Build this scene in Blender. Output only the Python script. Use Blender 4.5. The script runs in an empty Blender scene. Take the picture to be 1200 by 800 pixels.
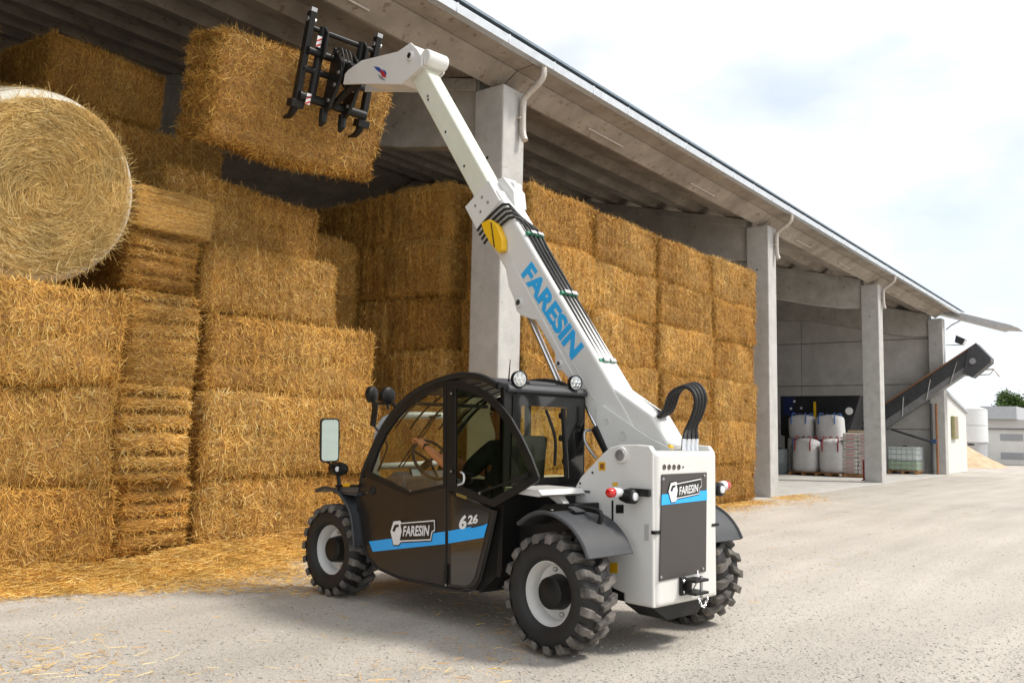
import bpy, bmesh, math, random
import numpy as np
from mathutils import Vector, Matrix
random.seed(7); RNG = np.random.default_rng(7)
SC = bpy.context.scene
COL = SC.collection
R = math.radians
# ------------------------------------------------------------------ camera
FPX = 1025.45
PIT, ROLL, YAW, TYAW = R(5.858), R(1.125), R(37.179), R(-8.779)
CAMH = 1.45
_fw = np.array([math.cos(PIT)*math.cos(YAW), math.cos(PIT)*math.sin(YAW), math.sin(PIT)])
_rt = np.array([math.sin(YAW), -math.cos(YAW), 0.0]); _up = np.cross(_rt, _fw)
CR = math.cos(ROLL)*_rt + math.sin(ROLL)*_up
CU = -math.sin(ROLL)*_rt + math.cos(ROLL)*_up
CC = np.array([0, 0, CAMH])
cam = bpy.data.cameras.new('camera'); camo = bpy.data.objects.new('camera', cam); COL.objects.link(camo)
cam.sensor_width = 36; cam.lens = FPX/1200*36; cam.clip_end = 2000; cam.clip_start = 0.05
M = Matrix.Identity(4)
for i in range(3):
    M[i][0] = CR[i]; M[i][1] = CU[i]; M[i][2] = -_fw[i]; M[i][3] = CC[i]
camo.matrix_world = M
SC.camera = camo
SC.cycles.transparent_max_bounces = 32
# ------------------------------------------------------------------ sky, sun, exposure
SUN_DIR = Vector((0.42, -0.72, 1.05)).normalized()       # towards the sun
w = bpy.data.worlds.new('World'); SC.world = w; w.use_nodes = True
nt = w.node_tree; nt.nodes.clear()
out = nt.nodes.new('ShaderNodeOutputWorld')
sky = nt.nodes.new('ShaderNodeTexSky'); sky.sky_type = 'NISHITA'; sky.sun_disc = False
sky.sun_elevation = math.asin(SUN_DIR.z); sky.sun_rotation = math.atan2(SUN_DIR.x, SUN_DIR.y)
bg1 = nt.nodes.new('ShaderNodeBackground'); bg1.inputs[1].default_value = 0.12
bg2 = nt.nodes.new('ShaderNodeBackground'); bg2.inputs[1].default_value = 1.02
mix = nt.nodes.new('ShaderNodeMixShader')
tc = nt.nodes.new('ShaderNodeTexCoord')
mp = nt.nodes.new('ShaderNodeMapping'); mp.inputs['Scale'].default_value = (1.0, 1.0, 2.2); mp.inputs['Location'].default_value = (3.1, 1.7, 0.4)
nz = nt.nodes.new('ShaderNodeTexNoise'); nz.inputs['Scale'].default_value = 2.3; nz.inputs['Detail'].default_value = 5; nz.inputs['Roughness'].default_value = 0.5
rp = nt.nodes.new('ShaderNodeValToRGB'); rp.color_ramp.elements[0].position = 0.36; rp.color_ramp.elements[0].color = (0.55, 0.55, 0.55, 1); rp.color_ramp.elements[1].position = 0.56
nz2 = nt.nodes.new('ShaderNodeTexNoise'); nz2.inputs['Scale'].default_value = 3.4; nz2.inputs['Detail'].default_value = 4
rp2 = nt.nodes.new('ShaderNodeValToRGB'); rp2.color_ramp.elements[0].position = 0.36; rp2.color_ramp.elements[0].color = (0.77, 0.83, 0.91, 1)
rp2.color_ramp.elements[1].position = 0.56; rp2.color_ramp.elements[1].color = (1.04, 1.04, 1.04, 1)
LK = nt.links.new
LK(tc.outputs['Generated'], mp.inputs[0]); LK(mp.outputs[0], nz.inputs[0]); LK(nz.outputs[0], rp.inputs[0])
LK(mp.outputs[0], nz2.inputs[0]); LK(nz2.outputs[0], rp2.inputs[0]); LK(rp2.outputs[0], bg2.inputs[0])
LK(sky.outputs[0], bg1.inputs[0]); LK(rp.outputs[0], mix.inputs[0]); LK(bg1.outputs[0], mix.inputs[1]); LK(bg2.outputs[0], mix.inputs[2]); LK(mix.outputs[0], out.inputs[0])
sun = bpy.data.lights.new('sun', 'SUN'); sun.energy = 2.9; sun.angle = R(11); sun.color = (1.0, 0.95, 0.87)
suno = bpy.data.objects.new('sun', sun); COL.objects.link(suno)
suno.rotation_euler = (-SUN_DIR).to_track_quat('-Z', 'Y').to_euler()
vs = SC.view_settings
vs.view_transform = 'Standard'; vs.look = 'None'; vs.gamma = 1; vs.use_curve_mapping = False; vs.exposure = 0.35

# ------------------------------------------------------------------ pixel -> place helpers (photo is 1200 x 800)
def ray(px, py): return _fw + (px-600)/FPX*CR - (py-400)/FPX*CU
def onplane(px, py, n, d):
    n = np.array(n, float); v = ray(px, py); return CC + v*((d - n@CC)/(n@v))
def gnd(px, py, z=0.0): return onplane(px, py, (0, 0, 1), z)
def YP(px, py, d): return onplane(px, py, (0, 1, 0), d)
def XP(px, py, d): return onplane(px, py, (1, 0, 0), d)
TF = np.array([-math.sin(TYAW), math.cos(TYAW), 0]); TR = np.array([math.cos(TYAW), math.sin(TYAW), 0])
TO = np.array([5.732, 3.225, 0.0])                       # telehandler: rear axle centre on the ground
def _T(p): q = p - TO; return (float(q@TR), float(q@TF), float(q[2]))
def TX(px, py, x): return _T(onplane(px, py, TR, TR@TO + x))     # telehandler-local point on its plane x = const
def TY(px, py, y): return _T(onplane(px, py, TF, TF@TO + y))
def yz(pts, x): return [TX(a, b, x)[1:] for a, b in pts]
def xz(pts, y): return [(TY(a, b, y)[0], TY(a, b, y)[2]) for a, b in pts]

# ------------------------------------------------------------------ materials
MATS = {}
def mat(name, col=(.5, .5, .5), rough=.6, metal=0.0, noise=0.0, nscale=8.0, bump=0.0, bscale=40.0, col2=None, spec=.5, coat=0.0, detail=5.0):
    if name in MATS: return MATS[name]
    m = bpy.data.materials.new(name); m.use_nodes = True; t = m.node_tree; b = t.nodes['Principled BSDF']
    b.inputs['Roughness'].default_value = rough; b.inputs['Metallic'].default_value = metal
    b.inputs['Specular IOR Level'].default_value = spec; b.inputs['Coat Weight'].default_value = coat
    b.inputs['Base Color'].default_value = (*col, 1)
    co = t.nodes.new('ShaderNodeTexCoord')
    if noise or col2:
        n = t.nodes.new('ShaderNodeTexNoise'); n.inputs['Scale'].default_value = nscale; n.inputs['Detail'].default_value = detail; n.inputs['Roughness'].default_value = .62
        t.links.new(co.outputs['Object'], n.inputs[0])
        r = t.nodes.new('ShaderNodeValToRGB'); r.color_ramp.elements[0].position = .32; r.color_ramp.elements[1].position = .7
        c2 = col2 or tuple(min(1, c*(1+noise)) for c in col); c1 = col if col2 else tuple(c*(1-noise) for c in col)
        r.color_ramp.elements[0].color = (*c1, 1); r.color_ramp.elements[1].color = (*c2, 1)
        t.links.new(n.outputs[0], r.inputs[0]); t.links.new(r.outputs[0], b.inputs['Base Color'])
        rr = t.nodes.new('ShaderNodeMapRange'); rr.inputs[3].default_value = max(.03, rough-.1); rr.inputs[4].default_value = min(1, rough+.12)
        t.links.new(n.outputs[0], rr.inputs[0]); t.links.new(rr.outputs[0], b.inputs['Roughness'])
    if bump:
        n2 = t.nodes.new('ShaderNodeTexNoise'); n2.inputs['Scale'].default_value = bscale; n2.inputs['Detail'].default_value = 4
        t.links.new(co.outputs['Object'], n2.inputs[0])
        bp = t.nodes.new('ShaderNodeBump'); bp.inputs['Strength'].default_value = bump; bp.inputs['Distance'].default_value = .01
        t.links.new(n2.outputs[0], bp.inputs['Height']); t.links.new(bp.outputs[0], b.inputs['Normal'])
    MATS[name] = m; return m
def speckle(m, col=(.16, .075, .035), scale=9.0, lo=.60, hi=.66, amt=.75):
    t = m.node_tree; b = t.nodes['Principled BSDF']; src = b.inputs['Base Color'].links[0].from_socket
    co = t.nodes.new('ShaderNodeTexCoord'); n = t.nodes.new('ShaderNodeTexNoise'); n.inputs['Scale'].default_value = scale; n.inputs['Detail'].default_value = 3; n.inputs['Roughness'].default_value = .6
    t.links.new(co.outputs['Object'], n.inputs[0]); mr = t.nodes.new('ShaderNodeMapRange'); mr.inputs[1].default_value = lo; mr.inputs[2].default_value = hi; mr.inputs[4].default_value = amt
    t.links.new(n.outputs[0], mr.inputs[0]); mx = t.nodes.new('ShaderNodeMix'); mx.data_type = 'RGBA';
    mx.inputs[7].default_value = (*col, 1); t.links.new(mr.outputs[0], mx.inputs[0]); t.links.new(src, mx.inputs[6]); t.links.new(mx.outputs[2], b.inputs['Base Color'])
def glass(name, tint, refl=.9, rough=.02):
    if name in MATS: return MATS[name]
    m = bpy.data.materials.new(name); m.use_nodes = True; t = m.node_tree; t.nodes.clear()
    o = t.nodes.new('ShaderNodeOutputMaterial'); mx = t.nodes.new('ShaderNodeMixShader'); tr = t.nodes.new('ShaderNodeBsdfTransparent'); g = t.nodes.new('ShaderNodeBsdfGlossy')
    tr.inputs[0].default_value = (*tint, 1); g.inputs['Roughness'].default_value = rough; g.inputs[0].default_value = (refl, refl, refl, 1)
    f = t.nodes.new('ShaderNodeLayerWeight'); f.inputs[0].default_value = .5
    pw = t.nodes.new('ShaderNodeMath'); pw.operation = 'POWER'; pw.inputs[1].default_value = 4.0; t.links.new(f.outputs['Facing'], pw.inputs[0])
    ma = t.nodes.new('ShaderNodeMath'); ma.operation = 'MULTIPLY_ADD'; ma.inputs[1].default_value = .6; ma.inputs[2].default_value = .035; t.links.new(pw.outputs[0], ma.inputs[0])
    t.links.new(ma.outputs[0], mx.inputs[0]); t.links.new(tr.outputs[0], mx.inputs[1]); t.links.new(g.outputs[0], mx.inputs[2]); t.links.new(mx.outputs[0], o.inputs[0])
    MATS[name] = m; return m
def strawmat(name, stops, rough=.62):
    m = bpy.data.materials.new(name); m.use_nodes = True; t = m.node_tree; b = t.nodes['Principled BSDF']
    a = t.nodes.new('ShaderNodeAttribute'); a.attribute_name = 'shade'
    r = t.nodes.new('ShaderNodeValToRGB'); e = r.color_ramp.elements
    while len(e) < len(stops): e.new(.5)
    for k, (p, c) in enumerate(stops): e[k].position = p; e[k].color = (*c, 1)
    oi = t.nodes.new('ShaderNodeObjectInfo'); mr = t.nodes.new('ShaderNodeMapRange'); mr.inputs[3].default_value = .86; mr.inputs[4].default_value = 1.08
    t.links.new(oi.outputs['Random'], mr.inputs[0])
    co = t.nodes.new('ShaderNodeTexCoord'); n = t.nodes.new('ShaderNodeTexNoise'); n.inputs['Scale'].default_value = 2.2; n.inputs['Detail'].default_value = 3
    t.links.new(co.outputs['Object'], n.inputs[0])
    m2 = t.nodes.new('ShaderNodeMapRange'); m2.inputs[1].default_value = .3; m2.inputs[2].default_value = .7; m2.inputs[3].default_value = .72; m2.inputs[4].default_value = 1.12
    t.links.new(n.outputs[0], m2.inputs[0])
    mu = t.nodes.new('ShaderNodeMath'); mu.operation = 'MULTIPLY'; t.links.new(mr.outputs[0], mu.inputs[0]); t.links.new(m2.outputs[0], mu.inputs[1])
    vm = t.nodes.new('ShaderNodeVectorMath'); vm.operation = 'SCALE'
    t.links.new(a.outputs['Fac'], r.inputs[0]); t.links.new(r.outputs[0], vm.inputs[0]); t.links.new(mu.outputs[0], vm.inputs['Scale']); t.links.new(vm.outputs[0], b.inputs['Base Color'])
    b.inputs['Roughness'].default_value = rough; b.inputs['Specular IOR Level'].default_value = .35
    MATS[name] = m; return m
STRAW = strawmat('straw', [(0, (.17, .07, .012)), (.22, (.44, .205, .036)), (.55, (.68, .37, .072)), (.85, (.83, .54, .145)), (1, (.92, .76, .37))])
HAY = strawmat('hay', [(0, (.26, .145, .035)), (.35, (.54, .33, .095)), (.7, (.72, .51, .19)), (1, (.86, .70, .36))])
STRAWB = mat('straw_body', (.16, .07, .014), .8, col2=(.46, .24, .055), nscale=26, bump=1.0, bscale=60)
HAYB = mat('hay_body', (.22, .12, .03), .8, col2=(.46, .29, .09), nscale=26, bump=1.0, bscale=60)
WHITE = mat('white_paint', (.68, .67, .64), .32, noise=.03, nscale=3, coat=.25)
BOOMW = mat('boom_paint', (.67, .665, .64), .36, noise=.03, nscale=3, coat=.2)
BLACK = mat('black_paint', (.011, .0105, .010), .42, noise=.25, nscale=6, spec=.3)
DOORB = mat('door_panel', (.022, .018, .016), .30, noise=.15, nscale=3, coat=.1, spec=.35)
PLAS = mat('grey_plastic', (.042, .044, .048), .5, noise=.15, nscale=14, bump=.12, bscale=300)
RUBBER = mat('rubber', (.013, .0125, .012), .6, noise=.3, nscale=20, bump=.2, bscale=120)
TREAD = mat('tread_rubber', (.03, .028, .026), .75, col2=(.19, .17, .15), nscale=9, bump=.2, bscale=120)
BLUE = mat('blue_decal', (.02, .42, .98), .35)
LBLUE = mat('letter_blue', (.025, .40, .82), .4)
DECW = mat('white_decal', (.8, .8, .8), .4)
DECK = mat('black_decal', (.01, .01, .01), .4)
CHROME = mat('chrome', (.75, .75, .76), .12, 1.0)
STEEL = mat('steel', (.45, .45, .46), .38, .9, noise=.15)
YEL = mat('yellow_plastic', (.80, .47, .01), .4)
REDL = mat('red_lens', (.55, .015, .012), .15, coat=.5)
CLEAR = mat('clear_lens', (.7, .72, .74), .12, coat=.6)
GREEN = mat('green_clip', (.03, .22, .12), .5)
CONC = mat('concrete', (.36, .34, .31), .85, col2=(.54, .52, .48), nscale=2.1, bump=.35, bscale=50, detail=9)
CONCL = mat('column_concrete', (.40, .39, .37), .85, col2=(.52, .51, .485), nscale=3.2, bump=.25, bscale=60, detail=9)
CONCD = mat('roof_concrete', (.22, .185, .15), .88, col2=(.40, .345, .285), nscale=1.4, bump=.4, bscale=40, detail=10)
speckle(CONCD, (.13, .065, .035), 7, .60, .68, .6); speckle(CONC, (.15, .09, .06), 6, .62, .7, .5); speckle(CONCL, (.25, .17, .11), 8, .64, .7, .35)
CONCW = mat('wall_concrete', (.46, .445, .42), .85, col2=(.62, .60, .57), nscale=1.6, bump=.25, bscale=50, detail=9); speckle(CONCW, (.3, .25, .2), 5, .64, .72, .3)
FLOORC = mat('floor_concrete', (.42, .40, .37), .8, col2=(.56, .54, .50), nscale=1.3, bump=.2, detail=8)
GUTW = mat('gutter_metal', (.62, .65, .68), .35, .4, noise=.1)
GUTD = mat('roof_sheet_metal', (.22, .27, .31), .4, .5, noise=.1)
PIPE = mat('pipe_metal', (.50, .45, .40), .45, .3, noise=.15, nscale=20)
RUST = mat('rust', (.20, .08, .035), .8, col2=(.38, .19, .09), nscale=12)
WOOD = mat('pallet_wood', (.30, .14, .05), .8, col2=(.45, .24, .10), nscale=12)
BAGW = mat('woven_bag', (.62, .61, .60), .7, noise=.08, nscale=10, bump=.3, bscale=30)
REDC = mat('red_strap', (.30, .02, .03), .7)
BLUC = mat('blue_strap', (.06, .16, .42), .7)
IBCW = mat('tank_plastic', (.62, .70, .68), .4, noise=.05)
IBCL = mat('tank_liquid_plastic', (.38, .50, .34), .4, noise=.08)
WALLW = mat('white_wall', (.66, .65, .62), .8, noise=.06, nscale=2)
GREYW = mat('grey_wall', (.42, .43, .45), .8, noise=.06, nscale=2)
SAND = mat('sand', (.42, .30, .18), .95, col2=(.60, .46, .31), nscale=2.5, bump=.6, bscale=12)
LEAF = mat('leaf', (.03, .07, .012), .6, col2=(.10, .17, .03), nscale=2)
BARK = mat('bark', (.10, .07, .05), .9)
SKIN = mat('skin', (.56, .22, .11), .5, noise=.06)
CLOTH = mat('dark_cloth', (.03, .035, .05), .9, noise=.2)
HAIR = mat('hair', (.03, .02, .012), .7)
NET = mat('net_wrap', (.62, .60, .52), .5, noise=.12, nscale=40)
GLS = glass('cab_glass', (.985, .985, .93))
GLD = glass('door_glass', (.62, .65, .52), .95)
GLR = glass('rear_glass', (.90, .92, .80))
MIRR = mat('mirror', (.55, .68, .66), .04, 1.0)

# ------------------------------------------------------------------ mesh building helpers
class MB:
    def __init__(s): s.v = []; s.f = []
    def add(s, vs_, fs):
        b = len(s.v); s.v += [tuple(v) for v in vs_]; s.f += [tuple(i+b for i in f) for f in fs]; return s
    def box(s, c, d, mtx=None):
        x, y, z = (d[0]/2, d[1]/2, d[2]/2)
        vv = [Vector((i*x, j*y, k*z)) for i in (-1, 1) for j in (-1, 1) for k in (-1, 1)]
        if mtx is not None: vv = [mtx @ v for v in vv]
        vv = [v + Vector(c) for v in vv]
        return s.add(vv, [(0, 1, 3, 2), (4, 6, 7, 5), (0, 4, 5, 1), (2, 3, 7, 6), (0, 2, 6, 4), (1, 5, 7, 3)])
    def prism(s, poly, a, b, ax):
        n = len(poly)
        def pt(p, t): return {'x': (t, p[0], p[1]), 'y': (p[0], t, p[1]), 'z': (p[0], p[1], t)}[ax]
        vv = [pt(p, a) for p in poly] + [pt(p, b) for p in poly]
        return s.add(vv, [tuple(range(n))[::-1], tuple(range(n, 2*n))] + [(i, (i+1) % n, n+(i+1) % n, n+i) for i in range(n)])
    def ring(s, o, i_, a, b, ax):
        n = len(o)
        def pt(p, t): return {'x': (t, p[0], p[1]), 'y': (p[0], t, p[1]), 'z': (p[0], p[1], t)}[ax]
        vv = [pt(p, a) for p in o] + [pt(p, a) for p in i_] + [pt(p, b) for p in o] + [pt(p, b) for p in i_]
        fs = []
        for k in range(n):
            l = (k+1) % n
            fs += [(k, l, n+l, n+k), (2*n+k, 3*n+k, 3*n+l, 2*n+l), (k, 2*n+k, 2*n+l, l), (n+k, n+l, 3*n+l, 3*n+k)]
        return s.add(vv, fs)
    def strip(s, p, a, b, th, ax='x', nrm=1):
        """thin curved plate: open profile p swept from a to b, th thick"""
        q = []
        for k in range(len(p)):
            d = Vector(p[min(k+1, len(p)-1)]) - Vector(p[max(k-1, 0)]); d.normalize(); q.append((p[k][0]-d.y*th*nrm, p[k][1]+d.x*th*nrm))
        n = len(p)
        def pt(u, t): return {'x': (t, u[0], u[1]), 'y': (u[0], t, u[1])}[ax]
        vv = [pt(u, a) for u in p] + [pt(u, b) for u in p] + [pt(u, a) for u in q] + [pt(u, b) for u in q]
        fs = [(0, n, 3*n, 2*n), (n-1, 3*n-1, 4*n-1, 2*n-1)]
        for k in range(n-1):
            fs += [(k, k+1, n+k+1, n+k), (2*n+k, 3*n+k, 3*n+k+1, 2*n+k+1), (k, 2*n+k, 2*n+k+1, k+1), (n+k, n+k+1, 3*n+k+1, 3*n+k)]
        return s.add(vv, fs)
    def tube(s, pts, r, n=8, cap=True):
        pts = [Vector(p) for p in pts]; rs = r if isinstance(r, (list, tuple)) else [r]*len(pts)
        b = len(s.v); ref = None
        for k, p in enumerate(pts):
            d = (pts[min(k+1, len(pts)-1)] - pts[max(k-1, 0)]).normalized()
            if ref is None:
                ref = d.orthogonal().normalized()
            u = (ref - d*ref.dot(d)); u = u.normalized() if u.length > 1e-6 else d.orthogonal().normalized(); ref = u
            v = d.cross(u)
            for j in range(n):
                a = 2*math.pi*j/n; s.v.append(tuple(p + (u*math.cos(a)+v*math.sin(a))*rs[k]))
        for k in range(len(pts)-1):
            for j in range(n):
                s.f.append((b+k*n+j, b+k*n+(j+1) % n, b+(k+1)*n+(j+1) % n, b+(k+1)*n+j))
        if cap:
            s.f.append(tuple(b+j for j in range(n))[::-1]); e = b+(len(pts)-1)*n; s.f.append(tuple(e+j for j in range(n)))
        return s
    def lathe(s, prof, n=32, ax='x', c=(0, 0, 0), closed=False):
        """prof: (axial, radius)"""
        b = len(s.v); m = len(prof)
        for j in range(n):
            a = 2*math.pi*j/n
            for t, r_ in prof:
                p = {'x': (t, r_*math.cos(a), r_*math.sin(a)), 'y': (r_*math.cos(a), t, r_*math.sin(a)), 'z': (r_*math.cos(a), r_*math.sin(a), t)}[ax]
                s.v.append((p[0]+c[0], p[1]+c[1], p[2]+c[2]))
        for j in range(n):
            l = (j+1) % n
            for k in range(m-1 if not closed else m):
                q = (k+1) % m
                s.f.append((b+j*m+k, b+l*m+k, b+l*m+q, b+j*m+q))
        return s
    def build(s, name, material, parent=None, bevel=0, smooth=False, seg=2, angle=35):
        me = bpy.data.meshes.new(name); me.from_pydata(s.v, [], s.f); me.update()
        bm = bmesh.new(); bm.from_mesh(me); bmesh.ops.recalc_face_normals(bm, faces=bm.faces)
        bm.to_mesh(me); bm.free()
        me.materials.append(material)
        if smooth:
            me.shade_smooth(); me.set_sharp_from_angle(angle=R(angle))
        o = bpy.data.objects.new(name, me); COL.objects.link(o)
        if parent: o.parent = parent
        if bevel:
            md = o.modifiers.new('bevel', 'BEVEL'); md.width = bevel; md.segments = seg; md.limit_method = 'ANGLE'; md.angle_limit = R(40)
            md.harden_normals = False
        return o
def inset(p, w):
    """inward offset of a closed convex-ish outline"""
    n = len(p); area = sum(p[i][0]*p[(i+1) % n][1]-p[(i+1) % n][0]*p[i][1] for i in range(n)); sg = 1 if area > 0 else -1
    q = []
    for i in range(n):
        a, b, c = Vector(p[i-1]), Vector(p[i]), Vector(p[(i+1) % n])
        n1 = Vector((-(b-a).y, (b-a).x)).normalized()*sg; n2 = Vector((-(c-b).y, (c-b).x)).normalized()*sg
        m_ = n1+n2; m_ = m_/max(.4, m_.dot(n1)) if m_.length > 1e-6 else n1
        q.append(tuple(b+m_*w))
    return q
def resamp(p, n):
    P = [Vector(x) for x in p]; L = [0]
    for a, b in zip(P, P[1:]): L.append(L[-1]+(b-a).length)
    o = []
    for k in range(n):
        t = L[-1]*k/(n-1); i = max(j for j in range(len(L)) if L[j] <= t+1e-9); i = min(i, len(P)-2)
        o.append(P[i].lerp(P[i+1], (t-L[i])/max(1e-9, L[i+1]-L[i])))
    return o
def smoothline(p, n=24):
    """Catmull-Rom through points"""
    P = [Vector(x) for x in p]; P = [P[0]*2-P[1]] + P + [P[-1]*2-P[-2]]; o = []
    for i in range(1, len(P)-2):
        for k in range(6):
            t = k/6; a, b, c, d = P[i-1:i+3]
            o.append(.5*((2*b)+(c-a)*t+(2*a-5*b+4*c-d)*t*t+(3*b-a-3*c+d)*t**3))
    o.append(P[-2]); return [tuple(x) for x in resamp(o, n)]
def tag(o, label=None, cat=None, group=None, kind=None):
    if label: o['label'] = label
    if cat: o['category'] = cat
    if group: o['group'] = group
    if kind: o['kind'] = kind
    return o
def empty(name, loc=(0, 0, 0), rz=0):
    o = bpy.data.objects.new(name, None); COL.objects.link(o); o.location = loc; o.rotation_euler = (0, 0, rz); o.empty_display_size = .2; return o
def copy_tree(o, parent=None):
    c = o.copy(); COL.objects.link(c); c.parent = parent
    for ch in [x for x in bpy.data.objects if x.parent == o]: copy_tree(ch, c)
    return c
def text(name, body, material, parent, org, xd, ud, width, height, shear=0.0, bold=0.0, depth=.003, center=True):
    cu = bpy.data.curves.new(name, 'FONT'); cu.body = body; cu.size = 1; cu.extrude = .01; cu.shear = shear; cu.offset = bold; cu.resolution_u = 3
    to = bpy.data.objects.new(name, cu); COL.objects.link(to); bpy.context.view_layer.update()
    me = bpy.data.meshes.new_from_object(to.evaluated_get(bpy.context.evaluated_depsgraph_get()))
    bpy.data.objects.remove(to)
    n = len(me.vertices); a = np.empty(n*3); me.vertices.foreach_get('co', a); a = a.reshape(-1, 3)
    lo, hi = a.min(0), a.max(0)
    a[:, 0] = ((a[:, 0]-lo[0])/(hi[0]-lo[0]) - (.5 if center else 0))*width
    a[:, 1] = ((a[:, 1]-lo[1])/(hi[1]-lo[1]) - (.5 if center else 0))*height
    a[:, 2] = (a[:, 2]-lo[2])/(hi[2]-lo[2])*depth
    xd, ud = np.array(xd, float), np.array(ud, float); xd /= np.linalg.norm(xd); ud /= np.linalg.norm(ud); nd = np.cross(xd, ud)
    a = np.array(org) + a[:, :1]*xd + a[:, 1:2]*ud + a[:, 2:]*nd
    me.vertices.foreach_set('co', a.ravel()); me.update(); me.materials.clear(); me.materials.append(material)
    o = bpy.data.objects.new(name, me); COL.objects.link(o); o.parent = parent; return o
def quadmesh(name, V, F, material, attr=None, parent=None):
    """fast mesh from numpy arrays: V (n,3), F (m,k)"""
    me = bpy.data.meshes.new(name); k = F.shape[1]
    me.vertices.add(len(V)); me.vertices.foreach_set('co', V.astype(np.float32).ravel())
    me.loops.add(F.size); me.loops.foreach_set('vertex_index', F.astype(np.int32).ravel())
    me.polygons.add(len(F)); me.polygons.foreach_set('loop_start', np.arange(0, F.size, k, dtype=np.int32)); me.polygons.foreach_set('loop_total', np.full(len(F), k, dtype=np.int32))
    me.update(calc_edges=True)
    if attr is not None:
        at = me.attributes.new('shade', 'FLOAT', 'FACE'); at.data.foreach_set('value', attr.astype(np.float32))
    me.materials.append(material)
    return me
def mkobj(name, me, parent=None):
    o = bpy.data.objects.new(name, me); COL.objects.link(o); o.parent = parent; return o
def unit(a): return a/np.maximum(1e-9, np.linalg.norm(a, axis=1, keepdims=True))
def strands(P, N, T, ln, wd, lift, bend=None):
    """thin four-sided blades growing from P, lying along T, lifted towards N"""
    n = len(P); c, s_ = np.cos(lift)[:, None], np.sin(lift)[:, None]
    D = unit(T*c + N*s_)
    W_ = unit(np.cross(D, N + .6*RNG.normal(size=(n, 3))))*(wd/2)[:, None]
    E_ = P + D*ln[:, None]
    V = np.stack([P-W_, P+W_, E_+W_*.6, E_-W_*.6], 1).reshape(-1, 3)
    return V, np.arange(4*n).reshape(-1, 4)
class Noise:
    def __init__(s, seed, n=14, k=(2, 14)):
        g = np.random.default_rng(seed); s.k = g.normal(size=(n, 3)); s.k /= np.linalg.norm(s.k, axis=1, keepdims=True); m_ = np.exp(g.uniform(math.log(k[0]), math.log(k[1]), n)); s.k *= m_[:, None]
        s.a = 1/np.sqrt(m_); s.a /= np.sqrt((s.a**2).sum()/2); s.p = g.uniform(0, 6.28, n)
    def __call__(s, P): return (np.sin(P@s.k.T + s.p)*s.a).sum(1)

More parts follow.
